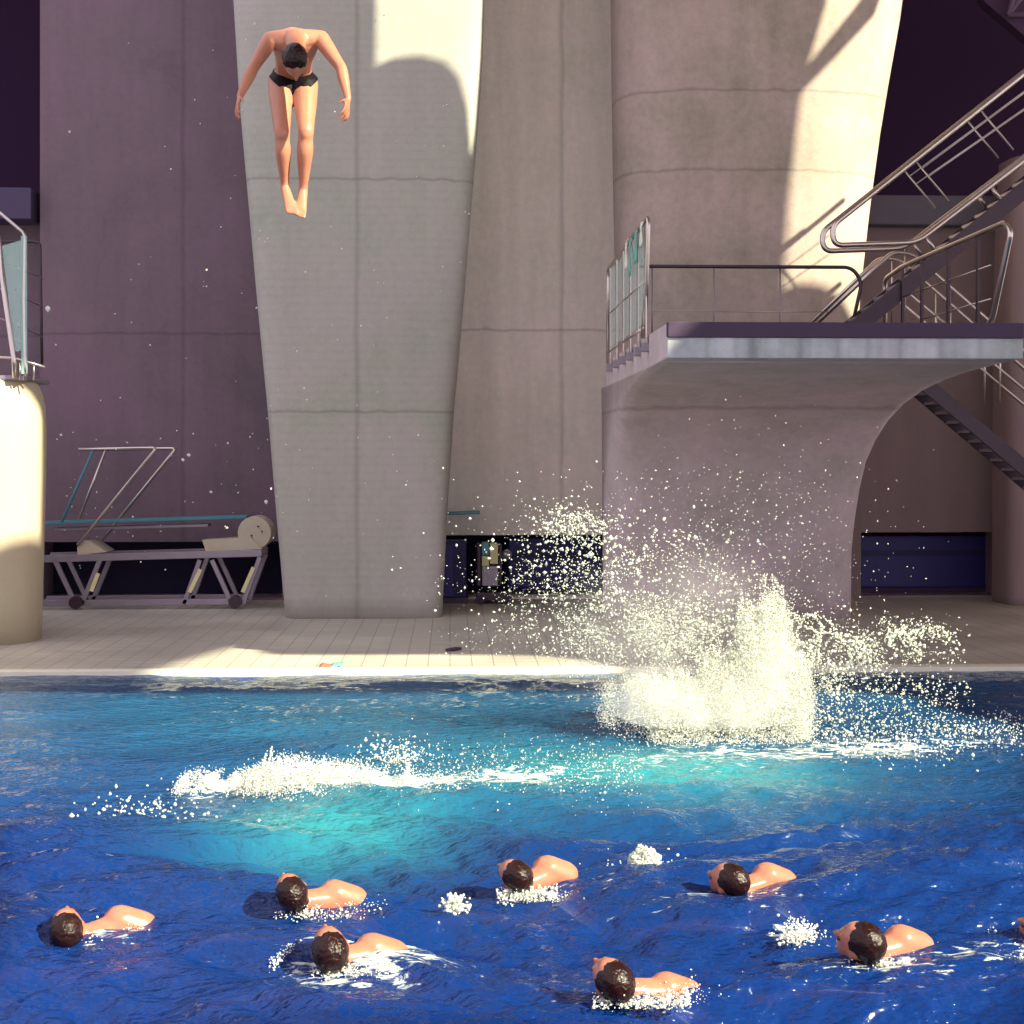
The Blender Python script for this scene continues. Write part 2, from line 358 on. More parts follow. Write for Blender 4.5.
# railings on the platform
def rail_thing(loc, label): return thing('safety_railing', loc, label, 'railing')
lx = PX0-.03
rl = rail_thing((lx, 18.8, PZ-.1), 'steel railing with narrow glazed uprights along the left side of the right platform')
ys = [16.75, 17.45, 18.2, 18.95, 19.7, 20.5]
bm = bmesh.new(); tube(bm, fillet([(lx, 20.75, PZ-.18), (lx, 20.75, PZ+1.24), (lx-.01, 18, PZ+1.25), (lx+.0, 16.5, PZ+1.28), (lx, 16.7, PZ+.45), (lx, 17.0, PZ-.02)], .15), .026, 10); link('handrail', bm, 'steel', rl, True)
bm = bmesh.new(); tube(bm, [(lx, 16.9, PZ+.08), (lx, 20.75, PZ+.08)], .016, 8); tube(bm, [(lx, 16.85, PZ+.6), (lx, 20.75, PZ+.6)], .012, 8); link('lower_rail', bm, 'steel', rl, True)
for i, y in enumerate(ys):
    bm = bmesh.new(); obox(bm, (lx, y, PZ-.16), (lx, y, PZ+1.23), .016, .10, V((0, 1, 0))); bevel(bm, .004); 
    p = link('post', bm, 'steel', rl)
    bm = bmesh.new(); box(bm, (lx-.05, y-.06, PZ-.2), (lx+.04, y+.06, PZ-.1)); bevel(bm, .008); link('foot_bracket', bm, 'galv', p)
for i in range(len(ys)-1):
    bm = bmesh.new(); box(bm, (lx-.006, ys[i]+.08, PZ+.12), (lx+.006, ys[i+1]-.08, PZ+1.17)); link('glass_panel', bm, 'glass', rl, label='pale green glass infill')
for i, (y, c, lab, k) in enumerate(((16.85, 'white', 'white towel hanging on the near end of the left platform railing', .30), (17.35, 'teal', 'teal towel hanging over the platform railing beside the white one', .42), (18.3, 'white', 'small cream towel hanging on the platform railing, middle of the hanging cloths', .38), (17.9, 'teal', 'small green cloth draped on the railing between teal and cream towels', .5))):
    bm = bmesh.new(); n = 8; rows = []
    w = .17 if i < 3 else .10
    for s in range(2*n+1):
        t = (s-n)/n; zz = PZ+1.30-abs(t)*k*(.55 if t > 0 else 1)-(.0 if abs(t) > .1 else -.0); xx = lx+.045*math.copysign(min(1, abs(t)*6), t) if s != n else lx
        rows.append([bm.verts.new((xx+.006*math.sin(7*j+s), y-w/2+w*j/5+.01*math.sin(s*.8), zz+.012*math.sin(j*2))) for j in range(6)])
    for A, B in zip(rows, rows[1:]):
        for j in range(5): bm.faces.new((A[j], A[j+1], B[j+1], B[j]))
    o = link('towel', bm, c, smooth=True); tag(o, lab, 'towel', None); md = o.modifiers.new('s', 'SOLIDIFY'); md.thickness = .012
    setorigin(o, (lx, y, PZ+1.28))
# back railing
by = 19.7
rb = rail_thing((P(760, 300, by).x, by, PZ), 'long thin single-bar steel railing across the back of the right platform')
zt = zf(265.5, by)
bm = bmesh.new(); tube(bm, fillet([(XA(640, by), by, zt), (XA(852, by), by, zt), P(862, 282, by), (XA(846, by), by, PZ)], .18), .025); link('handrail', bm, 'steel_dark', rb, True)
for px in (652, 714, 780):
    bm = bmesh.new(); tube(bm, [(XA(px, by), by, PZ-.02), (XA(px, by), by, zt)], .012, 8); link('post', bm, 'galv', rb, True)
bm = bmesh.new(); tube(bm, [(XA(652, by), by, PZ+.55), (XA(830, by), by, PZ+.55)], .008, 6); link('wire', bm, 'steel', rb, True)
# right-side railing
rx = PX1+.0
rr_ = rail_thing((rx, 17.8, PZ), 'steel railing with bent posts along the right side of the right platform')
bm = bmesh.new(); tube(bm, fillet([(rx, 20.2, PZ), (rx-.0, 20.2, PZ+1.05), (rx, 19.4, PZ+1.12), (rx, 15.75, PZ+1.12), (rx-.0, 15.6, PZ+1.0), (rx-.03, 16.1, PZ+.06), (rx-.1, 17.0, PZ+.03), (rx-.1, 18.0, PZ+.03)], .14), .032); link('handrail', bm, 'steel', rr_, True)
for y in (16.6, 17.6, 18.6, 19.4):
    bm = bmesh.new(); obox(bm, (rx, y, PZ-.01), (rx, y, PZ+1.1), .03, .06, V((0, 1, 0))); link('post', bm, 'steel_dark', rr_)
for k in (.35, .72):
    bm = bmesh.new(); tube(bm, [(rx, 16.2, PZ+k), (rx, 20.2, PZ+k)], .010, 8); link('wire', bm, 'steel', rr_, True)

# ------------------------------------------------------------- stairs
def stair(label, p0, p1, y0, y1, rails, nst, rev=False, mat='steel_dark'):
    """flight from p0 (low) to p1 (high) in the XZ plane, between y0 and y1"""
    t = thing('staircase', (p0.x, (y0+y1)/2, p0.z), label, 'staircase')
    for y in (y0, y1):
        bm = bmesh.new(); obox(bm, V((p0.x, y, p0.z)), V((p1.x, y, p1.z)), .05, .21); bevel(bm, .006); link('stringer', bm, mat, t)
    for i in range(nst):
        k = (i+.5)/nst; x = p0.x+(p1.x-p0.x)*k; z = p0.z+(p1.z-p0.z)*k
        bm = bmesh.new(); box(bm, (x-.15, y0+.02, z-.02), (x+.15, y1-.02, z+.02)); link('tread', bm, 'galv', t)
    return t
ys0, ys1 = 19.45, 19.95
a, b = P(836, 344, ys0), P(1120, 112, ys0)
st = stair('upper steel staircase climbing to the right from the platform, with looped double handrails', a, b, ys0, ys1, None, 22)
# two looped balustrades, near side and far side
for y, ox in ((ys0-.02, 10), (ys1+.02, 0)):
    q = lambda px, py: V((P(px+ox*0, py, 19.95).x, y, P(px, py, 19.95).z))
    bm = bmesh.new(); tube(bm, fillet([q(1130, -14), q(1024, 72), q(822, 232), q(824, 251), q(905, 248), q(1024, 157), q(1130, 76)], .16, 8), .036, 12)
    bl = link('balustrade', bm, 'steel', st, True)
    for px in (903, 966, 1040):
        tp = 72+(1024-px)*.792; bt = tp+66
        bm = bmesh.new(); tube(bm, [q(px, tp), q(px+33, bt-26)], .013, 8); link('bar', bm, 'steel', bl, True)
    for k in (.36, .68):
        bm = bmesh.new(); tube(bm, [q(902+k*20, 168+k*24), q(1110, 4+k*66)], .009, 6); link('wire', bm, 'steel', bl, True)
    for px in (914, 978):
        c = 157+(1024-px)*.765
        bm = bmesh.new(); tube(bm, [q(px, c+2), q(px+8, c+14)], .028, 8); link('bracket', bm, 'steel', bl, True)
ys0, ys1 = 21.15, 21.75
a, b = P(1110, 541, ys0), P(862, 330, ys0)
st2 = stair('lower steel staircase descending to the right behind and under the platform', a, b, ys0, ys1, None, 22)
for y in (ys0-.02, ys1):
    q = lambda px, py: V((P(px, py, ys0).x, y, P(px, py, ys0).z))
    bm = bmesh.new(); tube(bm, fillet([q(818, 322), q(892, 252), q(912, 254), q(1024, 352), q(1110, 425)], .12), .03, 10); bl = link('balustrade', bm, 'steel', st2, True)
    bm = bmesh.new(); tube(bm, [q(905, 290), q(1110, 462)], .022, 8); link('lower_rail', bm, 'steel', bl, True)
    for px in (905, 950, 1000, 1050):
        bm = bmesh.new(); tube(bm, [q(px, 254+(px-912)*.87), q(px-1, 254+(px-912)*.87+72)], .016, 8); link('bar', bm, 'steel', bl, True)
# roof truss corner at upper right
bm = bmesh.new()
tr = thing('roof_truss', P(1060, 20, 27), 'dim purple roof truss in the top right corner above the stairs', 'truss')
bm = bmesh.new(); q = lambda a, b: P(a, b, 27)
vs = [bm.verts.new(q(*c)) for c in ((970, -30), (1130, -30), (1130, 110), (1035, 45), (985, 2))]; f = bm.faces.new(vs)
r = bmesh.ops.extrude_face_region(bm, geom=[f]); bmesh.ops.translate(bm, vec=(0, .3, 0), verts=[g for g in r['geom'] if isinstance(g, bmesh.types.BMVert)])
link('gusset', bm, plain('truss_paint', S(78, 52, 82), .8), tr)
for a, b in (((1004, 18), (1130, 18)), ((1004, 18), (1016, -20)), ((1004, 18), (1040, -30))):
    bm = bmesh.new(); tube(bm, [q(*a)-V((0, .2, 0)), q(*b)-V((0, .2, 0))], .05, 8); link('strut', bm, plain('truss_strut_paint', S(120, 92, 120), .7), tr, True)

# ------------------------------------------------------------- left diving platform (edge of frame)
lp = thing('diving_platform', (XA(-60, 19), 19.6, 0), 'rounded pale concrete diving platform pedestal at the left edge, sunlit at the top', 'diving platform')
xr = XA(47, 18.9); lv = []
for py, px in ((646, 42), (600, 43), (540, 45), (480, 46.5), (430, 47), (405, 46), (392, 43), (383, 39), (378, 34)):
    lv.append((zf(py, 18.9) if py < 640 else 0, XA(-330, 18.9), XA(px, 19.75), 18.7, 20.5, 2.6))
link('pedestal', loft(lv, 64), 'cream', lp, True)
zt = zf(378, 18.9)
bm = bmesh.new(); box(bm, (XA(-230, 19), 19.05, zt-.03), (XA(22, 19), 20.3, zt+.03)); bevel(bm, .015); link('deck_slab', bm, 'galv', lp)
rl2 = rail_thing((XA(20, 19), 19.5, zt), 'tall thin steel and glass railing on top of the left platform')
q = lambda px, py, y=19.0: P(px, py, y)
bm = bmesh.new(); tube(bm, fillet([q(-60, 163), q(0, 213), q(25, 234), q(24, 300), q(25, 362), q(26, 376)], .05), .022); link('handrail', bm, 'steel', rl2, True)
bm = bmesh.new(); tube(bm, fillet([q(-80, 243, 20.5), q(32, 241.5, 20.5), q(40, 243, 20.5), q(41, 300, 20.5), q(42, 364, 20.5)], .08), .02); link('handrail', bm, 'steel_dark', rl2, True)
bm = bmesh.new(); tube(bm, [q(-2, 236), q(4, 290), q(14, 358), q(15, 378)], .035, 10); link('post', bm, 'steel', rl2, True)
bm = bmesh.new(); obox(bm, q(24, 236), q(24.5, 374), .07, .03, V((0, 1, 0))); link('post', bm, 'tone', rl2, label='post with pale green glassy wrap')
for py in (275, 303, 333):
    bm = bmesh.new(); tube(bm, [q(-30, py-24), q(8, py-12), q(43, py+4, 20.4)], .008, 6); link('wire', bm, 'steel', rl2, True)
bm = bmesh.new(); tube(bm, [q(-20, 356), q(14, 358), q(45, 367)], .016, 8); link('lower_rail', bm, 'steel', rl2, True)
for px in (20, 34):
    bm = bmesh.new(); tube(bm, [q(px, 362), q(px, 380)], .012, 8); link('foot_bracket', bm, 'steel', rl2, True)
bm = bmesh.new(); vs = [bm.verts.new(q(*c)) for c in ((2, 246), (22, 240), (22, 350), (15, 352))]; bm.faces.new(vs)
o = link('glass_panel', bm, 'glass', rl2); md = o.modifiers.new('s', 'SOLIDIFY'); md.thickness = .012

# ------------------------------------------------------------- springboards
SY = 23.6; q = lambda px, py, dy=0: P(px, py, SY)+V((0, dy, 0))
GZ = .05
sb = thing('springboard_stand', (XA(160, SY), SY+.4, .03), 'springboard with a cream drum on a low steel trestle frame, left under the dark wall', 'springboard')
def gz(px, dy=0): return V((XA(px, SY), SY+dy, GZ))
bm = bmesh.new(); a, b = q(34, 524), q(245, 517.5); obox(bm, a+V((0, .4, 0)), b+V((0, .4, 0)), .5, .05); bevel(bm, .012); link('board', bm, 'board', sb, label='blue-green board')
bm = bmesh.new(); a, b = q(50, 530), q(205, 526); obox(bm, a+V((0, .4, 0)), b+V((0, .4, 0)), .3, .04); link('board_support', bm, 'galv', sb)
bm = bmesh.new(); c = q(254, 533)
bmesh.ops.create_cone(bm, cap_ends=True, segments=32, radius1=.26, radius2=.26, depth=.62, matrix=Matrix.Translation(c+V((0, .35, 0))) @ Matrix.Rotation(math.pi/2, 4, 'X')); bevel(bm, .01)
dr = link('drum', bm, 'drum', sb, label='round cream drum at the end of the board')
for dx, dz in ((.06, .1), (.12, .02), (-.04, -.04)):
    bm = bmesh.new(); bmesh.ops.create_cone(bm, cap_ends=True, segments=12, radius1=.014, radius2=.014, depth=.03, matrix=Matrix.Translation(c+V((dx, .03, dz))) @ Matrix.Rotation(math.pi/2, 4, 'X')); link('bolt', bm, 'steel_dark', dr)
bm = bmesh.new(); vs = [bm.verts.new(q(*k)) for k in ((202, 540), (250, 537), (262, 549), (206, 552))]; f = bm.faces.new(vs)
r = bmesh.ops.extrude_face_region(bm, geom=[f]); bmesh.ops.translate(bm, vec=(0, .6, 0), verts=[g for g in r['geom'] if isinstance(g, bmesh.types.BMVert)]); link('housing', bm, 'drum', sb)
bm = bmesh.new(); vs = [bm.verts.new(q(*k)) for k in ((77, 548), (80, 541), (90, 541), (106, 552), (78, 555))]; f = bm.faces.new(vs)
r = bmesh.ops.extrude_face_region(bm, geom=[f]); bmesh.ops.translate(bm, vec=(0, .6, 0), verts=[g for g in r['geom'] if isinstance(g, bmesh.types.BMVert)]); link('hinge_block', bm, 'drum', sb)
for dy in (0, .75):
    bm = bmesh.new(); obox(bm, q(38, 559, dy), q(262, 553, dy), .07, .11); bevel(bm, .01); link('top_beam', bm, 'galv', sb)
    bm = bmesh.new(); obox(bm, V((XA(34, SY), SY+dy, .12)), V((XA(240, SY), SY+dy, .14)), .07, .1); bevel(bm, .01); link('base_beam', bm, 'galv', sb)
    for (x0, y0, x1) in ((55, 560, 76), (100, 560, 82), (200, 560, 184), (212, 560, 232), (260, 557, 243)):
        bm = bmesh.new(); obox(bm, q(x0, y0, dy), V((XA(x1, SY), SY+dy, .1)), .07, .07, V((0, 1, 0))); bevel(bm, .008); link('leg', bm, 'galv', sb)
for (x0, y0, x1, y1) in ((254, 567, 243, 592), (201, 569, 190, 592), (99, 573, 92, 591)):
    bm = bmesh.new(); obox(bm, q(x0, y0, -.05), q(x1, y1, -.05), .06, .02, V((0, 1, 0))); link('brace_plate', bm, 'yellow', sb, label='cream brace plate')
for x in (77, 236):
    bm = bmesh.new(); bmesh.ops.create_cone(bm, cap_ends=True, segments=20, radius1=.1, radius2=.1, depth=.08, matrix=Matrix.Translation((XA(x, SY), SY-.08, .14)) @ Matrix.Rotation(math.pi/2, 4, 'X')); link('wheel', bm, 'steel_dark', sb)
for dy, dx in ((-.02, 0), (.8, 10)):
    bm = bmesh.new(); tube(bm, fillet([q(62+dx*.4, 522, dy), q(94, 449, dy) if dy < 0 else q(94, 449, dy)], .02), .022); link('rail_post', bm, 'board' if dy < 0 else 'steel', sb, True)
    bm = bmesh.new(); tube(bm, fillet([q(79, 449, dy), q(157+dx, 448, dy), q(78+dx, 545, dy)], .08), .028); link('handrail', bm, 'steel', sb, True)
# second springboard tip behind the central column
t = thing('springboard', (XA(425, 23.9), 24.7, .03), 'turquoise springboard tip sticking out behind the middle column', 'springboard')
link('board', mb(lambda bm: (obox(bm, P(400, 516.5, 23.9)+V((0, .8, 0)), P(481, 514, 23.9)+V((0, .8, 0)), .34, .05), bevel(bm, .015))), 'cyan', t)
for px in (404, 424):
    for dy in (.7, .9):
        p = P(px, 518, 23.9)+V((0, dy, 0)); bm = bmesh.new(); obox(bm, V((p.x, p.y, .03)), V((p.x, p.y, p.z)), .05, .05, V((0, 1, 0))); link('leg', bm, 'galv', t)
# stand under it, partly behind the column
t = thing('equipment_cabinet', (XA(455, 24.3), 24.5, .03), 'dark navy round-topped cabinet standing right behind the middle column', 'cabinet')
x0, x1, z1 = XA(440, 24.2), XA(467, 24.2), zf(541, 24.2)
bm = bmesh.new(); box(bm, (x0, 24.3, .1), (x1, 24.75, z1)); bevel(bm, .05, 3); link('body', bm, 'mat_box', t)
bm = bmesh.new(); box(bm, (x0, 24.27, .13), ((x0+x1)/2-.01, 24.31, z1-.06)); bevel(bm, .01); link('door', bm, 'navy', t)
bm = bmesh.new(); box(bm, (x0-.02, 24.25, .03), (x1+.02, 24.8, .12)); link('plinth', bm, 'steel_dark', t)
t = thing('pool_trolley', (XA(490, 24.3), 24.4, .03), 'small trolley with cream panels and a turquoise block, in front of the middle niche', 'trolley')
for (a, b, c, d, m, nme, yy) in ((477, 481, 544, 586, 'steel_dark', 'frame', 24.2), (482, 489, 556, 566, 'yellow', 'panel', 24.15), (482, 489, 543, 555, 'cyan', 'block', 24.15), (490, 498, 544, 564, 'yellow', 'panel', 24.15), (499, 502, 545, 585, 'steel_dark', 'frame', 24.2), (482, 498, 566, 586, 'galv', 'bin', 24.17)):
    bm = bmesh.new(); box(bm, (XA(a, yy), yy, zf(d, yy)), (XA(b, yy), yy+.4, zf(c, yy))); bevel(bm, .012); link(nme, bm, m, t)
bm = bmesh.new(); box(bm, (XA(476, 24.2), 24.1, .1), (XA(512, 24.2), 24.6, .22)); bevel(bm, .01); link('base', bm, 'steel_dark', t)
for px in (480, 508):
    bm = bmesh.new(); bmesh.ops.create_cone(bm, cap_ends=True, segments=16, radius1=.07, radius2=.07, depth=.05, matrix=Matrix.Translation((XA(px, 24.2), 24.12, .10)) @ Matrix.Rotation(math.pi/2, 4, 'X')); link('wheel', bm, 'rubber', t)
bm = bmesh.new(); bmesh.ops.create_uvsphere(bm, u_segments=20, v_segments=12, radius=.085, matrix=Matrix.Translation(P(507, 555, 24.2)+V((0, .1, 0)))); link('knob', bm, 'galv', t, True)
# navy crash mats in the niches
def mat_roll(px0, px1, pt, pb, label):
    Y = 25.62; t = thing('padded_mat', (XA((px0+px1)/2, Y), Y+.3, .03), label, 'mat')
    x0, x1, z0, z1 = XA(px0, Y), XA(px1, Y), .03, zf(pt, Y)
    bm = bmesh.new(); box(bm, (x0, Y, z0+.1), (x1, Y+.5, z1)); bevel(bm, .05, 3); link('cover', bm, 'navy', t)
    bm = bmesh.new(); box(bm, (x0+.03, Y-.012, z1-.36), (x1-.03, Y+.01, z1-.26)); link('stripe', bm, 'mat_box', t, label='paler blue stripe')
    bm = bmesh.new(); box(bm, (x0, Y+.02, z0), (x1, Y+.48, z0+.12)); link('base', bm, 'rubber', t)
mat_roll(860, 997, 536, 597, 'dark navy padded mat in the low niche at the right, beyond the splash')
mat_roll(508, 612, 537, 597, 'dark navy padded mat in the low niche right of the middle column')
# small things left on the deck
def cloth(name, px, py, w, h, mat, label, cat):
    c = G(px, py, .03); bm = bmesh.new(); n = 7; g = []
    for i in range(n):
        g.append([bm.verts.new((c.x-w/2+w*j/(n-1), c.y-h/2+h*i/(n-1), .035+.035*abs(noise.noise(V((i*.7+px, j*.6, 0)))))) for j in range(n)])
    for i in range(n-1):
        for j in range(n-1): bm.faces.new((g[i][j], g[i][j+1], g[i+1][j+1], g[i+1][j]))
    o = link(name, bm, mat, smooth=True); md = o.modifiers.new('s', 'SOLIDIFY'); md.thickness = .012; tag(o, label, cat); setorigin(o, (c.x, c.y, .03))
cloth('chamois_cloth', 326, 666, .13, .25, 'red', 'small coral cloth lying on the sunlit deck by the pool edge', 'cloth')
cloth('chamois_cloth', 338, 665, .13, .3, 'teal', 'small pale green cloth lying next to the coral cloth on the sunlit deck', 'cloth')
o = link('flip_flop', mb(lambda bm: (obox(bm, G(448, 650, .05), G(459, 648, .05), .09, .03), bevel(bm, .01))), 'rubber'); tag(o, 'dark flip-flop lying on the deck in front of the middle column', 'shoe')

# ------------------------------------------------------------- water surface
WX0, WX1, WY0 = -21.9, 25.9, 1.3
ysr = [WY0]; 
while ysr[-1] < PE: ysr.append(ysr[-1]+(.09 if ysr[-1] < 5.3 else .022 if ysr[-1] < 9.5 else .034))
ysr[-1] = PE; ysr = np.array(ysr)
xs = np.concatenate([np.linspace(WX0, -6.2, 60)[:-1], np.arange(-6.2, 8.2, .03), np.linspace(8.2, WX1, 60)])
XX, YY = np.meshgrid(xs, ysr)
def waves(X, Y):
    z = np.zeros_like(X); rng = np.random.RandomState(3)
    wx = X+.25*np.sin(.9*Y+1.1)+.15*np.sin(2.1*X+.7*Y); wy = Y+.2*np.sin(1.3*X+.4)+.10*np.sin(3.1*Y-1.7*X)
    for i in range(30):
        lam = .16*1.13**i*(1+.1*rng.rand()); th = math.radians(90+rng.uniform(-55, 55)); k = 2*math.pi/lam
        a = .0062*lam**.85*(1 if lam < 1.6 else .55); ph = rng.uniform(0, 6.28)
        s = np.sin(k*(math.cos(th)*wx+math.sin(th)*wy)+ph); z += a*(1-2*np.sqrt(1-.98*s*s)*.8)*1.3 if i % 3 == 0 else a*s*1.7
    amp = np.interp(Y, [5, 8.5, 11, 13.5, 16.5], [2.3, 1.9, 1.0, .5, .25])
    return z*amp
def blob(X, Y, px, py, rx, ry, rot=0):
    """soft ellipse in metres around the spot seen at (px, py)"""
    c = G(px, py); return np.exp(-(((X-c.x)/rx)**2+((Y-c.y)/ry)**2))
def vnoise(X, Y, sx, sy, seed, octv=3):
    out = np.zeros_like(X); tot = 0; rng = np.random.RandomState(seed)
    for o_ in range(octv):
        g = rng.rand(256, 256); u = (X*sx*2**o_+37.1*o_) ; v = (Y*sy*2**o_+11.7*o_)
        iu, iv = np.floor(u).astype(int), np.floor(v).astype(int); fu, fv = u-iu, v-iv; fu = fu*fu*(3-2*fu); fv = fv*fv*(3-2*fv)
        a = g[iu % 256, iv % 256]*(1-fu)+g[(iu+1) % 256, iv % 256]*fu; b = g[iu % 256, (iv+1) % 256]*(1-fu)+g[(iu+1) % 256, (iv+1) % 256]*fu
        out += (a*(1-fv)+b*fv)*.5**o_; tot += .5**o_
    return out/tot
SW = [(68, 925), (292, 890), (330, 948), (515, 872), (728, 880), (858, 943), (612, 978), (1012, 936)]
ZZ = waves(XX, YY)
for (px, py) in SW: ZZ *= 1-.55*blob(XX, YY, px+15, py+24, .35, .3)
aer = .95*blob(XX, YY, 330, 822, .75, .9)+.85*blob(XX, YY, 685, 768, 1.05, .7)+.2*blob(XX, YY, 500, 790, 1.8, .8)+.3*blob(XX, YY, 560, 760, 1.8, 1.4)+.22*blob(XX, YY, 350, 720, 2.6, 1.6)
aer = np.clip(aer*(.72+.56*vnoise(XX, YY, 1.6, 1.3, 5)), 0, 1)
fm = .80*blob(XX, YY, 320, 784, .85, .3)+.55*blob(XX, YY, 215, 782, .5, .35)+.6*blob(XX, YY, 690, 752, 1.0, .8)+.45*blob(XX, YY, 450, 780, .9, .4)+.38*blob(XX, YY, 560, 775, 1.2, .5)
fm += .5*blob(XX, YY, 960, 745, 1.5, .42)+.38*blob(XX, YY, 850, 750, .8, .4)+.30*blob(XX, YY, 640, 700, 1.2, 1.0)+.34*blob(XX, YY, 900, 700, 1.6, 1.0)
for (px, py) in SW: fm += .40*blob(XX, YY, px+22, py+26, .38, .22)
fm += .38*blob(XX, YY, 430, 950, .4, .25)+.42*blob(XX, YY, 800, 935, .22, .18)+.3*blob(XX, YY, 660, 870, .4, .25)
fm += .30*np.clip(np.interp(YY, [6.2, 7, 9, 10.5], [.8, 1, .8, 0])*(vnoise(XX, YY, .9, 1.6, 21)*2.2-.6), 0, 1)  # near flecks: foam mixed with glints put into the colour
n1 = vnoise(XX, YY, 9, 13, 9); n2 = vnoise(XX, YY, 3, 4.5, 12)
foam = np.clip(fm*(.75+.5*n2), 0, 1)
deep = np.clip(np.interp(YY, [6, 9, 12, 16], [1.0, .92, .5, .0])+.12*np.clip((-XX-1)/3, 0, 1)+.25*np.clip((XX-4)/3, 0, 1), 0, 1)  # far water paler: reflected light put into its colour
ZZ = ZZ+foam*.012
ny, nx_ = XX.shape
me = bpy.data.meshes.new('pool_water'); me.vertices.add(ny*nx_); me.vertices.foreach_set('co', np.stack([XX, YY, ZZ], -1).ravel())
idx = np.arange(ny*nx_).reshape(ny, nx_); quads = np.stack([idx[:-1, :-1], idx[:-1, 1:], idx[1:, 1:], idx[1:, :-1]], -1).reshape(-1, 4)
me.loops.add(quads.size); me.loops.foreach_set('vertex_index', quads.ravel().astype(np.int32))
me.polygons.add(len(quads)); me.polygons.foreach_set('loop_start', (np.arange(len(quads))*4).astype(np.int32)); me.polygons.foreach_set('loop_total', np.full(len(quads), 4, np.int32))
me.polygons.foreach_set('use_smooth', np.ones(len(quads), bool)); me.update(); me.validate()
for n_, d in (('aer', aer), ('foam', foam), ('deep', deep)):
    at = me.attributes.new(n_, 'FLOAT', 'POINT'); at.data.foreach_set('value', d.ravel().astype(np.float32))
me.materials.append(M['water']); wo = bpy.data.objects.new('pool_water', me); COL.objects.link(wo)
tag(wo, 'deep blue rippled pool water with foam and turquoise churned patches', 'water', None, 'stuff')

bm = bmesh.new(); box(bm, (-21.8, 1.35, -2.95), (25.8, PE-.1, -.13))
vm_ = bpy.data.materials.new('deep_water'); vm_.use_nodes = True; vm_.node_tree.nodes.remove(vm_.node_tree.nodes['Principled BSDF'])
va = vm_.node_tree.nodes.new('ShaderNodeVolumeAbsorption'); va.inputs[0].default_value = (.02, .25, .85, 1); va.inputs[1].default_value = 4.5
vm_.node_tree.links.new(va.outputs[0], vm_.node_tree.nodes['Material Output'].inputs['Volume'])
link('deep_water', bm, vm_, wo)
# ------------------------------------------------------------- splashes
ICO = {}
def unit(sub):
    if sub not in ICO:
        bm = bmesh.new()
        if sub == 5: bmesh.ops.create_icosphere(bm, subdivisions=1, radius=1); bmesh.ops.convex_hull(bm, input=[v for v in bm.verts]); bm.clear(); vs = [bm.verts.new(c) for c in ((1,0,0),(-1,0,0),(0,1,0),(0,-1,0),(0,0,1),(0,0,-1))]; bmesh.ops.convex_hull(bm, input=vs)
        elif sub == 0:
            bmesh.ops.create_icosphere(bm, subdivisions=1, radius=1)
        else: bmesh.ops.create_icosphere(bm, subdivisions=2, radius=1)
        bm.verts.ensure_lookup_table(); ICO[sub] = (np.array([v.co[:] for v in bm.verts]), np.array([[v.index for v in f.verts] for f in bm.faces])); bm.free()
    return ICO[sub]
def drops(name, pts, rad, label, mat='drop', stretch=None):
    """one mesh of many droplets; each is a slightly deformed ball"""
    pts = np.array([p[:] for p in pts]); rad = np.array(rad); v, f = unit(0 if len(pts) < 9000 else 5); n = len(pts)
    sc = np.random.uniform(.65, 1.35, (n, 1, 3)); sc = sc*rad[:, None, None]
    jit = 1+np.random.uniform(-.22, .22, (n, len(v), 1))
    vv = (pts[:, None, :]+v[None]*sc*jit); ff = (f[None]+(np.arange(n)*len(v))[:, None, None])
    me = bpy.data.meshes.new(name); vv = vv.reshape(-1, 3); c = pts.mean(0); vv = vv-c
    me.vertices.add(len(vv)); me.vertices.foreach_set('co', vv.ravel()); ff = ff.reshape(-1, 3)
    me.loops.add(ff.size); me.loops.foreach_set('vertex_index', ff.ravel().astype(np.int32)); me.polygons.add(len(ff))
    me.polygons.foreach_set('loop_start', (np.arange(len(ff))*3).astype(np.int32)); me.polygons.foreach_set('loop_total', np.full(len(ff), 3, np.int32))
    me.polygons.foreach_set('use_smooth', np.ones(len(ff), bool)); me.update(); me.materials.append(M[mat])
    o = bpy.data.objects.new(name, me); COL.objects.link(o); o.location = c; tag(o, label, 'splash', None, 'stuff'); return o
R = random.random; GA = random.gauss; U = random.uniform
SP = 12.65
def rnd_r(lo, hi): return lo*(hi/lo)**(R()**2.2)
# core plume
pts, rad = [], []
def addp(px, py, r, dy=.25):
    if py > 741: py = 741-R()*6
    p = P(px, py, SP); p.y += GA(0, dy); p.z = max(p.z, .01); pts.append(p); rad.append(r)
HM = [(640, 30), (655, 60), (680, 70), (700, 78), (722, 96), (740, 118), (755, 142), (768, 158), (778, 146), (790, 112), (800, 84), (808, 40)]
def hmax(x): return interp(HM, x)*(.86+.30*noise.noise(V((x*.11, 3.3, 0)))+.16*noise.noise(V((x*.4, 1.3, 0))))
def px_core():
    while True:
        x = U(650, 806)
        if R() < (.45 if x < 725 else 1): return x
for i in range(52000):                                       # fine dense body
    x = px_core(); t = R()**1.15; addp(x+GA(0, 2.5)+(x-735)*.12*t, 739-hmax(x)*t+GA(0, 3), rnd_r(.0028, .0075), .14*(1.1-t)+.03)
for i in range(2600):
    x = px_core(); t = R(); addp(x+GA(0, 4), 738-hmax(x)*t*1.08+GA(0, 4), rnd_r(.006, .013), .18*(1.1-t)+.04)
for j in range(70):                                          # jets
    bx = U(660, 802); hh = hmax(bx)*U(.9, 1.18); lean = (bx-745)*.22+GA(0, 5)
    for k in range(170):
        t = .35+.65*R()**.9; addp(bx+lean*t+GA(0, 2.6*(1.05-t)+.5), 738-hh*t, rnd_r(.003, .008), .05)
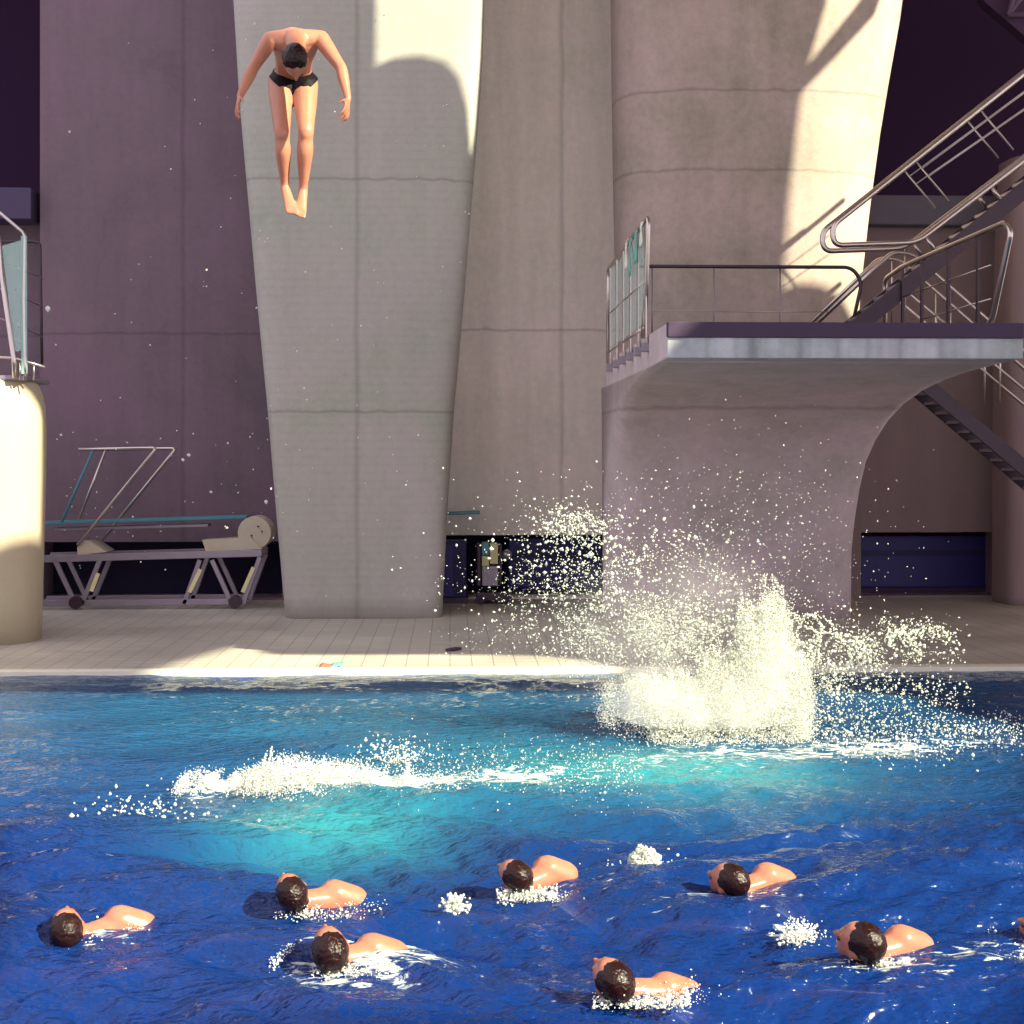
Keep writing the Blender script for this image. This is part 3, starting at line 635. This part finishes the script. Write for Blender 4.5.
for i in range(11000):                                       # left crown
    a = R()**.8; x = 596+a*100; y = 735-62*math.sin(a*2.0+.7)*(.25+.75*R())
    if noise.noise(V((x*.075, y*.075, 2))) > -.12: addp(x+GA(0, 3), y+GA(0, 3), rnd_r(.0028, .009), .15)
for i in range(5000): addp(GA(670, 30), 738-abs(GA(0, 40)), rnd_r(.0028, .008), .25)
drops('water_splash', pts, rad, 'tall white plume of water thrown up at the pool surface, right of centre', 'foam')
def mist(name, c, blobs, label, dens):
    """fine mist: scattering volume whose density falls off round the given spots"""
    m = bpy.data.materials.new(name); m.use_nodes = True; N = m.node_tree.nodes; L = m.node_tree.links; N.remove(N['Principled BSDF'])
    g = N.new('ShaderNodeNewGeometry'); tot = None
    for (p, r3) in blobs:
        mp = N.new('ShaderNodeVectorMath'); mp.operation = 'SUBTRACT'; L.new(g.outputs['Position'], mp.inputs[0]); mp.inputs[1].default_value = p
        dv = N.new('ShaderNodeVectorMath'); dv.operation = 'DIVIDE'; L.new(mp.outputs[0], dv.inputs[0]); dv.inputs[1].default_value = r3
        ln = N.new('ShaderNodeVectorMath'); ln.operation = 'LENGTH'; L.new(dv.outputs[0], ln.inputs[0])
        mr = N.new('ShaderNodeMapRange'); mr.interpolation_type = 'SMOOTHSTEP'; mr.inputs[3].default_value = 1; mr.inputs[4].default_value = 0; L.new(ln.outputs['Value'], mr.inputs[0])
        tot = mr.outputs[0] if tot is None else mth(N, L, 'MAXIMUM', tot, mr.outputs[0])
    t = N.new('ShaderNodeTexNoise'); t.inputs['Scale'].default_value = 7; t.inputs['Detail'].default_value = 3; L.new(g.outputs['Position'], t.inputs['Vector'])
    n_ = N.new('ShaderNodeMapRange'); n_.inputs[1].default_value = .3; n_.inputs[2].default_value = .65; n_.inputs[3].default_value = .25; L.new(t.outputs['Fac'], n_.inputs[0])
    v = N.new('ShaderNodeVolumeScatter'); v.inputs['Color'].default_value = (1, 1, 1, 1); L.new(mth(N, L, 'MULTIPLY', mth(N, L, 'MULTIPLY', tot, n_.outputs[0]), dens), v.inputs['Density'])
    L.new(v.outputs[0], N['Material Output'].inputs['Volume'])
    lo = V([min(p[i]-r[i] for p, r in blobs) for i in range(3)]); hi = V([max(p[i]+r[i] for p, r in blobs) for i in range(3)]); lo.z = .09
    bm = bmesh.new(); bmesh.ops.create_icosphere(bm, subdivisions=3, radius=1)
    for v_ in bm.verts:
        for i in range(3): v_.co[i] = (lo[i]+hi[i])/2+math.copysign(abs(v_.co[i])**.5, v_.co[i])*(hi[i]-lo[i])/2
    o = link(name, bm, m); tag(o, label, 'mist', None, 'stuff'); return o
B_ = lambda px, py, rx, ry, rz: (P(px, py, SP), (rx, ry, rz))
mist('spray_mist', None, [B_(768, 700, .42, .35, .95), B_(735, 715, .6, .4, .6), B_(692, 718, .5, .4, .5), B_(655, 705, .5, .4, .4)], 'bright white mist wrapped round the tall splash plume', 8.0)
mist('spray_haze', None, [B_(640, 640, 1.0, .5, .85), B_(700, 600, .8, .5, .6)], 'thin pale haze of spray drifting above and left of the plume', .55)
# spray clouds
pts, rad = [], []
def cl(x, y, sc=.03, th=-.1): return noise.noise(V((x*sc, y*sc, 7)))+.5*noise.noise(V((x*sc*3, y*sc*3, 1))) > th
for i in range(14000):
    t = R(); x = GA(690-60*t, 58+25*t); y = 655-130*t*R()+GA(0, 16)
    if cl(x, y): addp(x, y, rnd_r(.0025, .0085), .35)
for i in range(1500):
    t = R(); x = GA(690-60*t, 62+25*t); y = 650-150*t*R()+GA(0, 16); addp(x, y, rnd_r(.006, .017), .35)
for i in range(650): addp(GA(582, 42), GA(562, 30), rnd_r(.005, .018), .35)
for i in range(500): addp(GA(575, 22), GA(525, 10), rnd_r(.005, .014), .35)
for i in range(700): addp(GA(745, 70), GA(560, 60), rnd_r(.003, .009), .35)
for i in range(500): addp(U(500, 830), U(470, 640), rnd_r(.003, .009), .5)
drops('spray_cloud', pts, rad, 'cloud of fine droplets hanging above and left of the tall splash plume')
pts, rad = [], []
for i in range(4200):
    t = R()**1.2; x = 795+t*155; y = 705-math.sin(min(1, t*1.25)*1.57)*82+t*22; 
    x += GA(0, 8); y += GA(0, 11+9*(1-t))
    if cl(x, y, .05, -.05): addp(x, y, rnd_r(.003, .014), .2)
for k in range(9):                                           # looping strings of drops
    cx, cy, r0 = U(800, 900), U(620, 665), U(8, 22)
    a0 = U(0, 6.28)
    for j in range(70):
        a = a0+j*.06; addp(cx+r0*math.cos(a)*1.2+GA(0, .8), cy+r0*math.sin(a)+GA(0, .8), rnd_r(.007, .013), .02)
for i in range(1000): addp(U(800, 960), U(675, 738), rnd_r(.004, .012), .3)
drops('spray_arc', pts, rad, 'arc of droplets flung to the right of the tall splash plume')
# long low wash left of the splash
pts, rad = [], []
def addw(px, py, r, zz, jy=.12):
    p = G(px, py); p.y += GA(0, jy); p.z = zz; pts.append(p); rad.append(r)
for i in range(16000):
    x = 250+abs(GA(0, 95)) if i % 4 else U(178, 260); env = .03+.13*math.exp(-((x-285)/30)**2)+.08*math.exp(-((x-340)/60)**2)
    y = 784+GA(0, 4)+3*math.sin(x*.05)
    if x < 480 and (240 < x < 370 or noise.noise(V((x*.06, y*.16, 4))) > -.05): addw(x, y, rnd_r(.003, .009), max(.0, env*R()**1.4))
for (x, hh) in ((262, .22), (268, .26), (275, .18), (300, .15), (320, .17), (342, .12), (405, .14), (250, .10), (232, .08)):
    for k in range(60):
        t = R(); addw(x+GA(0, 1.6*(1-t)+.6)+t*4, 782, .011*(1.1-.7*t), hh*t, .03)
for i in range(1300):
    addw(U(380, 640), 775+GA(0, 13), rnd_r(.003, .010), .01+abs(GA(0, .05)), .25)
for i in range(260): addw(GA(395, 20), 765, rnd_r(.005, .014), .02+abs(GA(0, .09)), .1)
for i in range(160): addw(GA(150, 35), 815+GA(0, 9), rnd_r(.006, .016), .01+abs(GA(0, .015)), .1)
drops('foam_wash', pts, rad, 'long low streak of white foam and splashes across the pool, left of centre', 'foam')
pts, rad = [], []
for i in range(1100):
    t = R(); addw(820+t*215, 738+GA(0, 9)+6*math.sin(t*5), rnd_r(.004, .012), .015+abs(GA(0, .02)), .25)
drops('foam_wash', pts, rad, 'broken foam flecks on the water at the right edge, right of the tall plume', 'foam')
# dome of water
pts, rad = [], []
for i in range(2300):
    a = U(0, 6.28); b = math.acos(R()); c = G(645, 876); rr = .105*(1 if R() < .75 else R())
    pts.append(c+V((rr*math.sin(b)*math.cos(a)*1.0, rr*math.sin(b)*math.sin(a), rr*math.cos(b)*1.45))*(1+.25*noise.noise(V((3*math.cos(a), 3*math.sin(a), b*3))))); rad.append(rnd_r(.003, .009))
for i in range(120): pts.append(G(GA(650, 26), 878+GA(0, 6))+V((0, 0, abs(GA(0, .05))))); rad.append(rnd_r(.004, .011))
drops('kick_splash', pts, rad, 'small white dome of kicked-up water between two swimmers right of centre')
pts, rad = [], []
for i in range(200):
    c = G(455, 912); pts.append(c+V((GA(0, .03), GA(0, .02), abs(GA(0, .04))))); rad.append(rnd_r(.006, .014))
drops('kick_splash', pts, rad, 'tiny white spurt of water left of the swimmer in the centre')
# stray drops in the air on the left and centre
pts, rad = [], []
for i in range(170):
    Y = U(12, 17); pts.append(P(U(45, 470), U(10, 600) if i % 3 else U(430, 560), Y)); rad.append(U(.004, .010))
for (x, y, r) in ((48, 309, .022), (61, 435, .018), (183, 460, .018), (189, 455, .02), (211, 492, .014), (266, 502, .02)): pts.append(P(x, y, 14)); rad.append(r)
drops('flying_drops', pts, rad, 'scattered water drops in the air in front of the left wall')

# ------------------------------------------------------------- people
def frame(c, g):
    c = V(c).normalized(); g = V(g); g = (g-c*g.dot(c)).normalized(); r = g.cross(c).normalized()
    return Matrix((r, g, c)).transposed()             # columns: right, gaze, crown
UNI = None
def hull(bm, els, sub=2):
    """convex hull round ellipsoids (centre, radii, 3x3 frame)"""
    tmp = bmesh.new()
    for c, rad, fr in els:
        rad = (rad,)*3 if isinstance(rad, (int, float)) else rad
        m = (fr if fr is not None else Matrix.Identity(3)) @ Matrix.Diagonal(rad); m = m.to_4x4(); m.translation = V(c)
        bmesh.ops.create_icosphere(tmp, subdivisions=sub, radius=1, matrix=m)
    r = bmesh.ops.convex_hull(tmp, input=tmp.verts)
    bmesh.ops.delete(tmp, geom=list({g for g in r['geom_interior'] if isinstance(g, bmesh.types.BMVert)}), context='VERTS')
    me = bpy.data.meshes.new('t'); tmp.to_mesh(me); tmp.free(); bm.from_mesh(me); bpy.data.meshes.remove(me)
def cap(bm, a, ra, b, rb): hull(bm, [(a, ra, None), (b, rb, None)])
def limb(bm, pr):
    n = len(pr); out = []
    for i in range(n-1):
        p0, p1, p2, p3 = pr[max(i-1, 0)], pr[i], pr[i+1], pr[min(i+2, n-1)]
        for j in range(3):
            t = j/3; f = lambda a, b, c, d: (b*2+(c-a)*t+(a*2-b*5+c*4-d)*t*t+(b*3-a-c*3+d)*t**3)*.5
            out.append((f(p0[0], p1[0], p2[0], p3[0]), f(p0[1], p1[1], p2[1], p3[1])))
    out.append(pr[-1])
    for (a, ra), (b, rb) in zip(out, out[1:]): cap(bm, a, ra, b, rb)
def remesh(bm, voxel, it=4):
    me = bpy.data.meshes.new('t'); bm.to_mesh(me); bm.free(); o = bpy.data.objects.new('t', me); COL.objects.link(o)
    m = o.modifiers.new('r', 'REMESH'); m.mode = 'VOXEL'; m.voxel_size = voxel
    s = o.modifiers.new('s', 'SMOOTH'); s.factor = .5; s.iterations = it
    dg = bpy.context.evaluated_depsgraph_get(); m2 = bpy.data.meshes.new_from_object(o.evaluated_get(dg)); 
    bpy.data.objects.remove(o); bpy.data.meshes.remove(me); b2 = bmesh.new(); b2.from_mesh(m2); bpy.data.meshes.remove(m2); return b2
def hand(bm, w, d, n, side, k=1.0, curl=.35):
    """w wrist, d direction to fingertips, n palm normal, side +1/-1 thumb side"""
    d = V(d).normalized(); n = V(n); n = (n-d*n.dot(d)).normalized(); s = d.cross(n)*side
    fr = Matrix((s, d, n)).transposed()
    hull(bm, [(w+d*.02*k, (.026*k, .02*k, .015*k), fr), (w+d*.075*k, (.040*k, .022*k, .013*k), fr)])
    for i, (off, ln) in enumerate(((.030, .070), (.010, .080), (-.011, .074), (-.030, .058))):
        p = w+d*.085*k+s*off*k; dd = (d+s*off*9).normalized(); cc = curl*(1+.15*i)*.8
        for j, f in enumerate((.42, .33, .25)):
            dd2 = (dd*math.cos(cc*(j+.4))+n*math.sin(cc*(j+.4))).normalized(); e = p+dd2*ln*f*k
            cap(bm, p, (.0108-.001*j)*k, e, (.0098-.001*j)*k); p = e
    p = w+d*.025*k+s*.026*k; dd = (d*.6+s*.75+n*.25).normalized()
    for ln, r in ((.036, .012), (.030, .010), (.022, .008)):
        e = p+dd*ln*k; cap(bm, p, r*k, e, r*.88*k); p = e; dd = (dd+d*.35).normalized()
def foot(bm, a, toe, up, k=1.0):
    """pointed foot from ankle a to toe tip"""
    d = (toe-a).normalized(); L = (toe-a).length; up = V(up); up = (up-d*up.dot(d)).normalized(); s = d.cross(up); fr = Matrix((s, d, up)).transposed()
    hull(bm, [(a+d*.0, (.032*k, .034*k, .036*k), fr), (a+d*L*.66, (.040*k, .02*k, .017*k), fr)])
    cap(bm, a, .03*k, a-up*.035*k-d*.018*k, .026*k)
    for i in range(5):
        o_ = (-.030+.015*i)*k; ln = L*(.34-.035*abs(i-1) if i > 0 else .33)
        cap(bm, a+d*L*.64+s*o_, .011*k, a+d*(L*.64+ln*.9)+s*o_*.95, (.011 if i == 0 else .008)*k)
def make_head(bm, c, fr, k=1.0):
    q = lambda x, y, z: V(c)+fr @ V((x*k, y*k, z*k))
    E = lambda p, r: hull(bm, [(p, tuple(v*k for v in r), fr)], 3)
    E(q(0, -.012, .028), (.076, .096, .088)); hull(bm, [(q(0, .012, .0), (.066*k, .076*k, .07*k), fr), (q(0, .045, -.085), (.030*k, .030*k, .024*k), fr)])
    hull(bm, [(q(0, .088, .012), (.007*k,)*3, fr), (q(0, .108, -.022), (.013*k, .010*k, .009*k), fr), (q(0, .08, -.03), (.017*k, .01*k, .008*k), fr)])   # nose
    E(q(0, .080, -.052), (.024, .010, .0085)); E(q(0, .078, .022), (.045, .012, .009)); E(q(0, .068, -.088), (.018, .014, .014))
    for s in (-1, 1):
        hull(bm, [(q(s*.078, -.008, .008), (.007*k, .016*k, .022*k), fr), (q(s*.074, -.002, -.018), (.006*k, .009*k, .012*k), fr)])
def hair_mesh(c, fr, k=1.0, back=.02, bun=False):
    q = lambda x, y, z: V(c)+fr @ V((x*k, y*k, z*k)); bm = bmesh.new()
    hull(bm, [(q(0, -.012-back, .040), (.0795*k, .093*k, .087*k), fr)], 3); hull(bm, [(q(0, -.050-back*.5, -.02), (.066*k, .058*k, .07*k), fr)], 3)
    bm = remesh(bm, .007*k, 2)
    bm.normal_update()
    for v in bm.verts:
        lp_ = fr.transposed() @ (v.co-V(c)); a = math.atan2(lp_.x, lp_.z+.05)
        v.co += v.normal*(.0005*math.sin(a*40+5*noise.noise(lp_*14))+.003*noise.noise(lp_*30))*k
    return bm
def person(J, label, skin, voxel=.009, k=1.0, cg=None, hd=None, hands=True, group=None, pelvis_drop=0, up_feet=None):
    r = (J['sr']-J['sl']).normalized(); ax = (J['chest']-J['pelvis']).normalized(); fr_n = ax.cross(r)*-1
    rr = (r-ax*r.dot(ax)).normalized(); nn = rr.cross(ax); TF = Matrix((rr, ax, nn)).transposed()
    bm = bmesh.new()
    hull(bm, [(J['chest']+ax*.05*k, (.155*k, .10*k, .098*k), TF), (J['chest']-ax*.08*k, (.135*k, .08*k, .092*k), TF)])
    hull(bm, [(J['chest']-ax*.08*k, (.132*k, .06*k, .090*k), TF), (J['pelvis']+ax*.09*k, (.120*k, .06*k, .082*k), TF)])
    hull(bm, [(J['pelvis']+ax*.09*k, (.120*k, .06*k, .082*k), TF), (J['pelvis']-ax*.02*k, (.138*k, .09*k, .094*k), TF)])
    nb = J['chest']+ax*.12*k
    if 'hump' in J: hull(bm, [(J['sr']+V((-.01, 0, .005)), (.088, .08, .082), None), (J['sr']+V((.075, .05, -.035)), (.095, .09, .075), None)]); hull(bm, [(J['sr']-V((0, 0, .02)), .075, None), (J['head']+V((.05, .05, -.07)), .058, None)])
    hull(bm, [(nb, (.075*k, .05*k, .055*k), TF), (J['head']-(J['head']-nb).normalized()*.06*k, .052*k, None)])
    for s in 'lr':
        hull(bm, [(J['s'+s], .056*k, None), (J['chest']+ax*.06*k+(J['s'+s]-J['chest'])*.35, (.06*k, .06*k, .065*k), TF)])
        hull(bm, [(nb-ax*.01*k, (.05*k, .03*k, .04*k), TF), (J['s'+s], .045*k, None)])
        S_, E_, W_ = J['s'+s], J['e'+s], J['w'+s]; mx = lambda a, b, t: a*(1-t)+b*t
        limb(bm, [(S_, .055*k), (mx(S_, E_, .35), .050*k), (mx(S_, E_, .8), .040*k), (E_, .037*k), (mx(E_, W_, .28), .039*k), (mx(E_, W_, .7), .029*k), (W_, .023*k)])
        if hands: hand(bm, J['w'+s], J['w'+s+'d'], J['w'+s+'n'], 1 if s == 'l' else -1, k)
        H_, K_, A_ = J['h'+s], J['k'+s], J['a'+s]; back = (K_-A_).cross(rr).normalized()*-.014*k*J.get('calf', 1)
        limb(bm, [(H_, .090*k), (mx(H_, K_, .35), .080*k), (mx(H_, K_, .8), .060*k), (K_+back*.1, .0535*k), (mx(K_, A_, .14)+back*.45, .050*k), (mx(K_, A_, .32)+back, .055*k), (mx(K_, A_, .6)+back*.5, .043*k), (mx(K_, A_, .85), .032*k), (A_, .031*k)])
        foot(bm, J['a'+s], J['t'+s], J.get('tup', nn), k)
    HF = frame(*J['hf']); make_head(bm, J['head'], HF, k)
    bm = remesh(bm, voxel, 8 if voxel < .008 else 5)
    root = link('person', bm, skin, smooth=True); tag(root, label, 'person', group)
    setorigin(root, J['pelvis'])
    h = hair_mesh(J['head'], HF, k, J.get('back', .015)); link('hair', h, 'hair', root, True)
    bm = bmesh.new()
    for s in (-1, 1): bmesh.ops.create_uvsphere(bm, u_segments=12, v_segments=8, radius=.0125*k, matrix=Matrix.Translation(J['head']+HF @ V((s*.031*k, .0745*k, .002*k))))
    link('eyes', bm, 'eye', root, True)
    bm = bmesh.new(); pd = J['pelvis']
    hull(bm, [(pd+ax*.035*k, (.128*k, .04*k, .088*k), TF), (pd-ax*.02*k, (.150*k, .10*k, .108*k), TF)])
    hull(bm, [(pd-ax*.03*k, (.09*k, .05*k, .098*k), TF), ((J['hl']+J['hr'])/2+((J['kl']+J['kr'])/2-(J['hl']+J['hr'])/2)*.16, (.055*k, .06*k, .108*k), TF)])
    for s in 'lr': cap(bm, J['h'+s], .096*k, J['h'+s]+(J['k'+s]-J['h'+s])*.12, .1045*k)
    bm = remesh(bm, .009*k, 3)
    up_ = (pd*2-J['kl']-J['kr']).normalized(); wn = (ax+up_).normalized()
    cutp = lambda co, no: bmesh.ops.bisect_plane(bm, geom=bm.verts[:]+bm.edges[:]+bm.faces[:], plane_co=co, plane_no=no, clear_outer=True)
    cutp(pd+wn*.045*k, wn)
    for s_ in (-1, 1): cutp(pd-wn*.125*k, rr*s_*.60-wn*.80)
    link('swim_briefs', bm, 'trunks', root, True)
    return root
# the diver, in the air, bent forward with the head towards us
D = lambda px, py, y: P(px, py, y)
J = dict(pelvis=D(293, 76, 10.0), chest=D(295, 47, 9.66), head=D(295.5, 62, 9.36), sl=D(270, 40, 9.60), sr=D(321, 39, 9.60),
         el=D(253, 68, 9.42), er=D(341, 68, 9.42), wl=D(240, 96, 9.32), wr=D(348, 99, 9.32),
         hl=D(281, 84, 9.97), hr=D(305, 84, 9.97), kl=D(282, 132, 9.72), kr=D(306, 131, 9.72), al=D(285, 188, 9.86), ar=D(303, 192, 9.86),
         tl=D(293, 216, 9.74), tr=D(299.5, 219, 9.73))
J['wld'] = V((-.05, -.12, -.3)); J['wrd'] = V((-.03, -.12, -.3)); J['wln'] = V((.9, .3, -.1)); J['wrn'] = V((-.9, .3, -.1))
J['hf'] = (V((.0, -.90, -.20)), V((0, .25, -1))); J['tup'] = V((0, -1, .2)); J['back'] = .012
dv = person(J, 'diver in black swim briefs in mid-air, bent forward with arms out and toes pointed', 'skin', .007, 1.0)
# swimmers
def swimmer(hx, hy, sx, sy, label, k=1.0, tw=0, hh=0, seed=0, sdrop=0):
    GZ_ = {0: (-.2, .5, .75), 1: (-.45, .4, .75), 2: (-.25, .4, .8), 3: (-.75, .3, .5), 6: (-.55, .45, .6)}
    rg = random.Random(seed); c0 = G(hx, hy+22); 
    hd = P(hx, hy, c0.y+.02)                                      # head centre
    c = V((.02+tw, -.55, .75+hh)).normalized(); g = V(GZ_.get(seed, (-.75, .42, .45))); c = (c-g.normalized()*c.dot(g.normalized())).normalized() if seed not in GZ_ else V((-.05, -.85, .5)); g = (g-c.normalized()*g.dot(c.normalized()))
    head = hd; sdir = P(sx, sy, c0.y+.16)                             # crown of the shoulder that shows
    sr = sdir-V((0, 0, -.008+sdrop)); chest = sr+V((.03, .02, -.16)); chest.z = min(chest.z, -.13)
    sl = chest+(chest-sr)*.9+V((-.10, -.06, .05)); 
    ax = V((-.80, .06, .55)).normalized(); pel = chest-ax*.42*k
    J = dict(pelvis=pel, chest=chest, head=head, sl=sl, sr=sr)
    J['er'] = sr+V((.20, .06, -.22))*k; J['wr'] = J['er']+V((.08, 0, -.25))*k
    sl = V((hd.x+.10, hd.y+.0, -.15)); J['sl'] = sl; J['el'] = V((hd.x-.17, hd.y-.07, -.10)); J['wl'] = J['el']+V((-.22, -.05, -.0))*k
    J['wld'] = V((-1, -.1, -.05)); J['wln'] = V((0, .2, -1)); J['wrd'] = V((.8, -.3, -.4)); J['wrn'] = V((-.3, 0, -1))
    dn = V((.1, 0, -.09))
    up = (sr-sl).normalized()
    J['hr'] = pel+up*.09+dn*.4; J['hl'] = pel-up*.09+dn*.4
    J['kr'] = J['hr']+V((.30, .1, -.26))*k; J['kl'] = J['hl']+V((.31, -.12, -.22))*k
    J['ar'] = J['kr']+V((.36, .02, -.1))*k; J['al'] = J['kl']+V((.34, .0, -.2))*k
    J['tr'] = J['ar']+V((.17, 0, -.04))*k; J['tl'] = J['al']+V((.17, 0, -.04))*k
    J['hf'] = (c, g); J['back'] = .012; J['hump'] = 1
    return person(J, label, 'skin_wet', .0105, k, group='swimmers crossing the pool')
SWM = [
 (68, 927, 122, 931, 'dark-haired swimmer at the far left of the row, pale foam over the shoulder', 1.0, .05, -.15, -.035),
 (291, 891, 336, 895, 'dark-haired swimmer in the back row at the left, shoulder humped out of the water', 1.02, 0, 0, .01),
 (330, 948, 374, 962, 'swimmer with wet brown hair, front row left, shoulder low in the water', 1.08, -.02, .1, -.045),
 (514, 875, 549, 872, 'dark-haired swimmer in the centre back, white water over the chin', 1.0, .0, -.1, .0),
 (727, 882, 769, 884, 'swimmer in the back row at the right, big shoulder hump and foamy neck', 1.06, .0, 0, -.025),
 (858, 944, 903, 949, 'swimmer with wet dark hair, front row at the far right', 1.1, -.02, .05, -.025),
 (611, 979, 668, 988, 'swimmer closest to us at the bottom, right of centre, head low in the water', 1.06, .0, -.1, .02),
]
for i, (a, b, c_, d, lab, k, tw, hh, sd) in enumerate(SWM): swimmer(a, b, c_, d, lab, k, tw, hh, i, sd)
# swimmer leaving the frame on the right
swimmer(1040, 930, 1084, 936, 'swimmer almost wholly cut off by the right edge of the picture', 1.0, 0, -.1, 8)
# foam beads round each swimmer
names = ['at the far left', 'in the back row at the left', 'in the front row at the left', 'in the centre back', 'in the back row at the right', 'in the front row at the far right', 'closest to us at the bottom', 'cut off at the right edge']
for i, (hx, hy) in enumerate(SW):
    pts, rad = [], []
    sx = (SWM[i][2] if i < 7 else 1030); spread = 1
    for j in range(200): pts.append(G(U(hx-18, sx+18), hy+25+GA(0, 2.5))+V((0, -.03, abs(GA(0, .014))))); rad.append(rnd_r(.002, .006))
    for j in range(80): pts.append(G(GA((hx+sx)/2, 7), hy+20)+V((0, -.09, abs(GA(0, .03))))); rad.append(rnd_r(.0022, .007))
    for j in range(110): pts.append(G(GA(sx+18, 16), hy+18+GA(0, 6))+V((0, 0, abs(GA(0, .02))))); rad.append(rnd_r(.002, .006))
    if i == 0:
        for j in range(700): pts.append(G(U(98, 152), 938+GA(0, 3))+V((0, -.02, abs(GA(.03, .022))))); rad.append(rnd_r(.003, .008))
    if i == 2:
        for j in range(330):
            t = R(); pts.append(G(272+t*40, 972-16*math.sin(t*2.0))+V((GA(0, .012), 0, .02+.03*math.sin(t*3)+GA(0, .012)))); rad.append(rnd_r(.002, .006))
    if i == 3:
        for j in range(900): pts.append(G(U(496, 556), 894+GA(0, 2))+V((0, -.1, abs(GA(.02, .022))))); rad.append(rnd_r(.0025, .008))
    if i == 5:
        for j in range(520): pts.append(G(GA(798, 9), 938+GA(0, 4))+V((0, 0, abs(GA(0, .03))))); rad.append(rnd_r(.003, .008))
    if i == 6:
        for j in range(520): pts.append(G(U(592, 690), 1004+GA(0, 2.5))+V((0, -.02, abs(GA(0, .025))))); rad.append(rnd_r(.0025, .008))
    if i == 7:
        for j in range(330): pts.append(G(GA(1008, 12), 945+GA(0, 5))+V((0, 0, abs(GA(0, .02))))); rad.append(rnd_r(.003, .008))
    drops('foam_beads', pts, rad, 'white foam beads round the swimmer '+names[i], 'foam')

# ------------------------------------------------------------- light, sky, camera
sd = bpy.data.lights.new('sun', 'SUN'); sd.energy = 14.5; sd.angle = math.radians(.55); sd.color = (1, .925, .66)
so = bpy.data.objects.new('sun', sd); COL.objects.link(so); so.rotation_euler = (-SUN).to_track_quat('-Z', 'Y').to_euler(); so.location = (20, -15, 25)
w = bpy.data.worlds.new('sky'); SC.world = w; w.use_nodes = True
bg = w.node_tree.nodes['Background']; bg.inputs[0].default_value = (.93, .86, 1.0, 1); bg.inputs[1].default_value = 1.4
cd = bpy.data.cameras.new('camera'); cam = bpy.data.objects.new('camera', cd); COL.objects.link(cam)
cd.sensor_width = 36; cd.lens = 36*F/1024; cd.shift_y = -(512-HZ)/1024; cam.location = (0, 0, H); cam.rotation_euler = (math.pi/2, 0, -YAW); cd.clip_end = 200
SC.camera = cam
SC.render.film_transparent = False
SC.view_settings.view_transform = 'Standard'; SC.view_settings.look = 'None'; SC.view_settings.gamma = 1; SC.view_settings.use_curve_mapping = False; SC.view_settings.exposure = 0

try:
    SC.cycles.diffuse_bounces = 8; SC.cycles.max_bounces = 16; SC.cycles.volume_bounces = 4; SC.cycles.transparent_max_bounces = 24
except Exception: pass
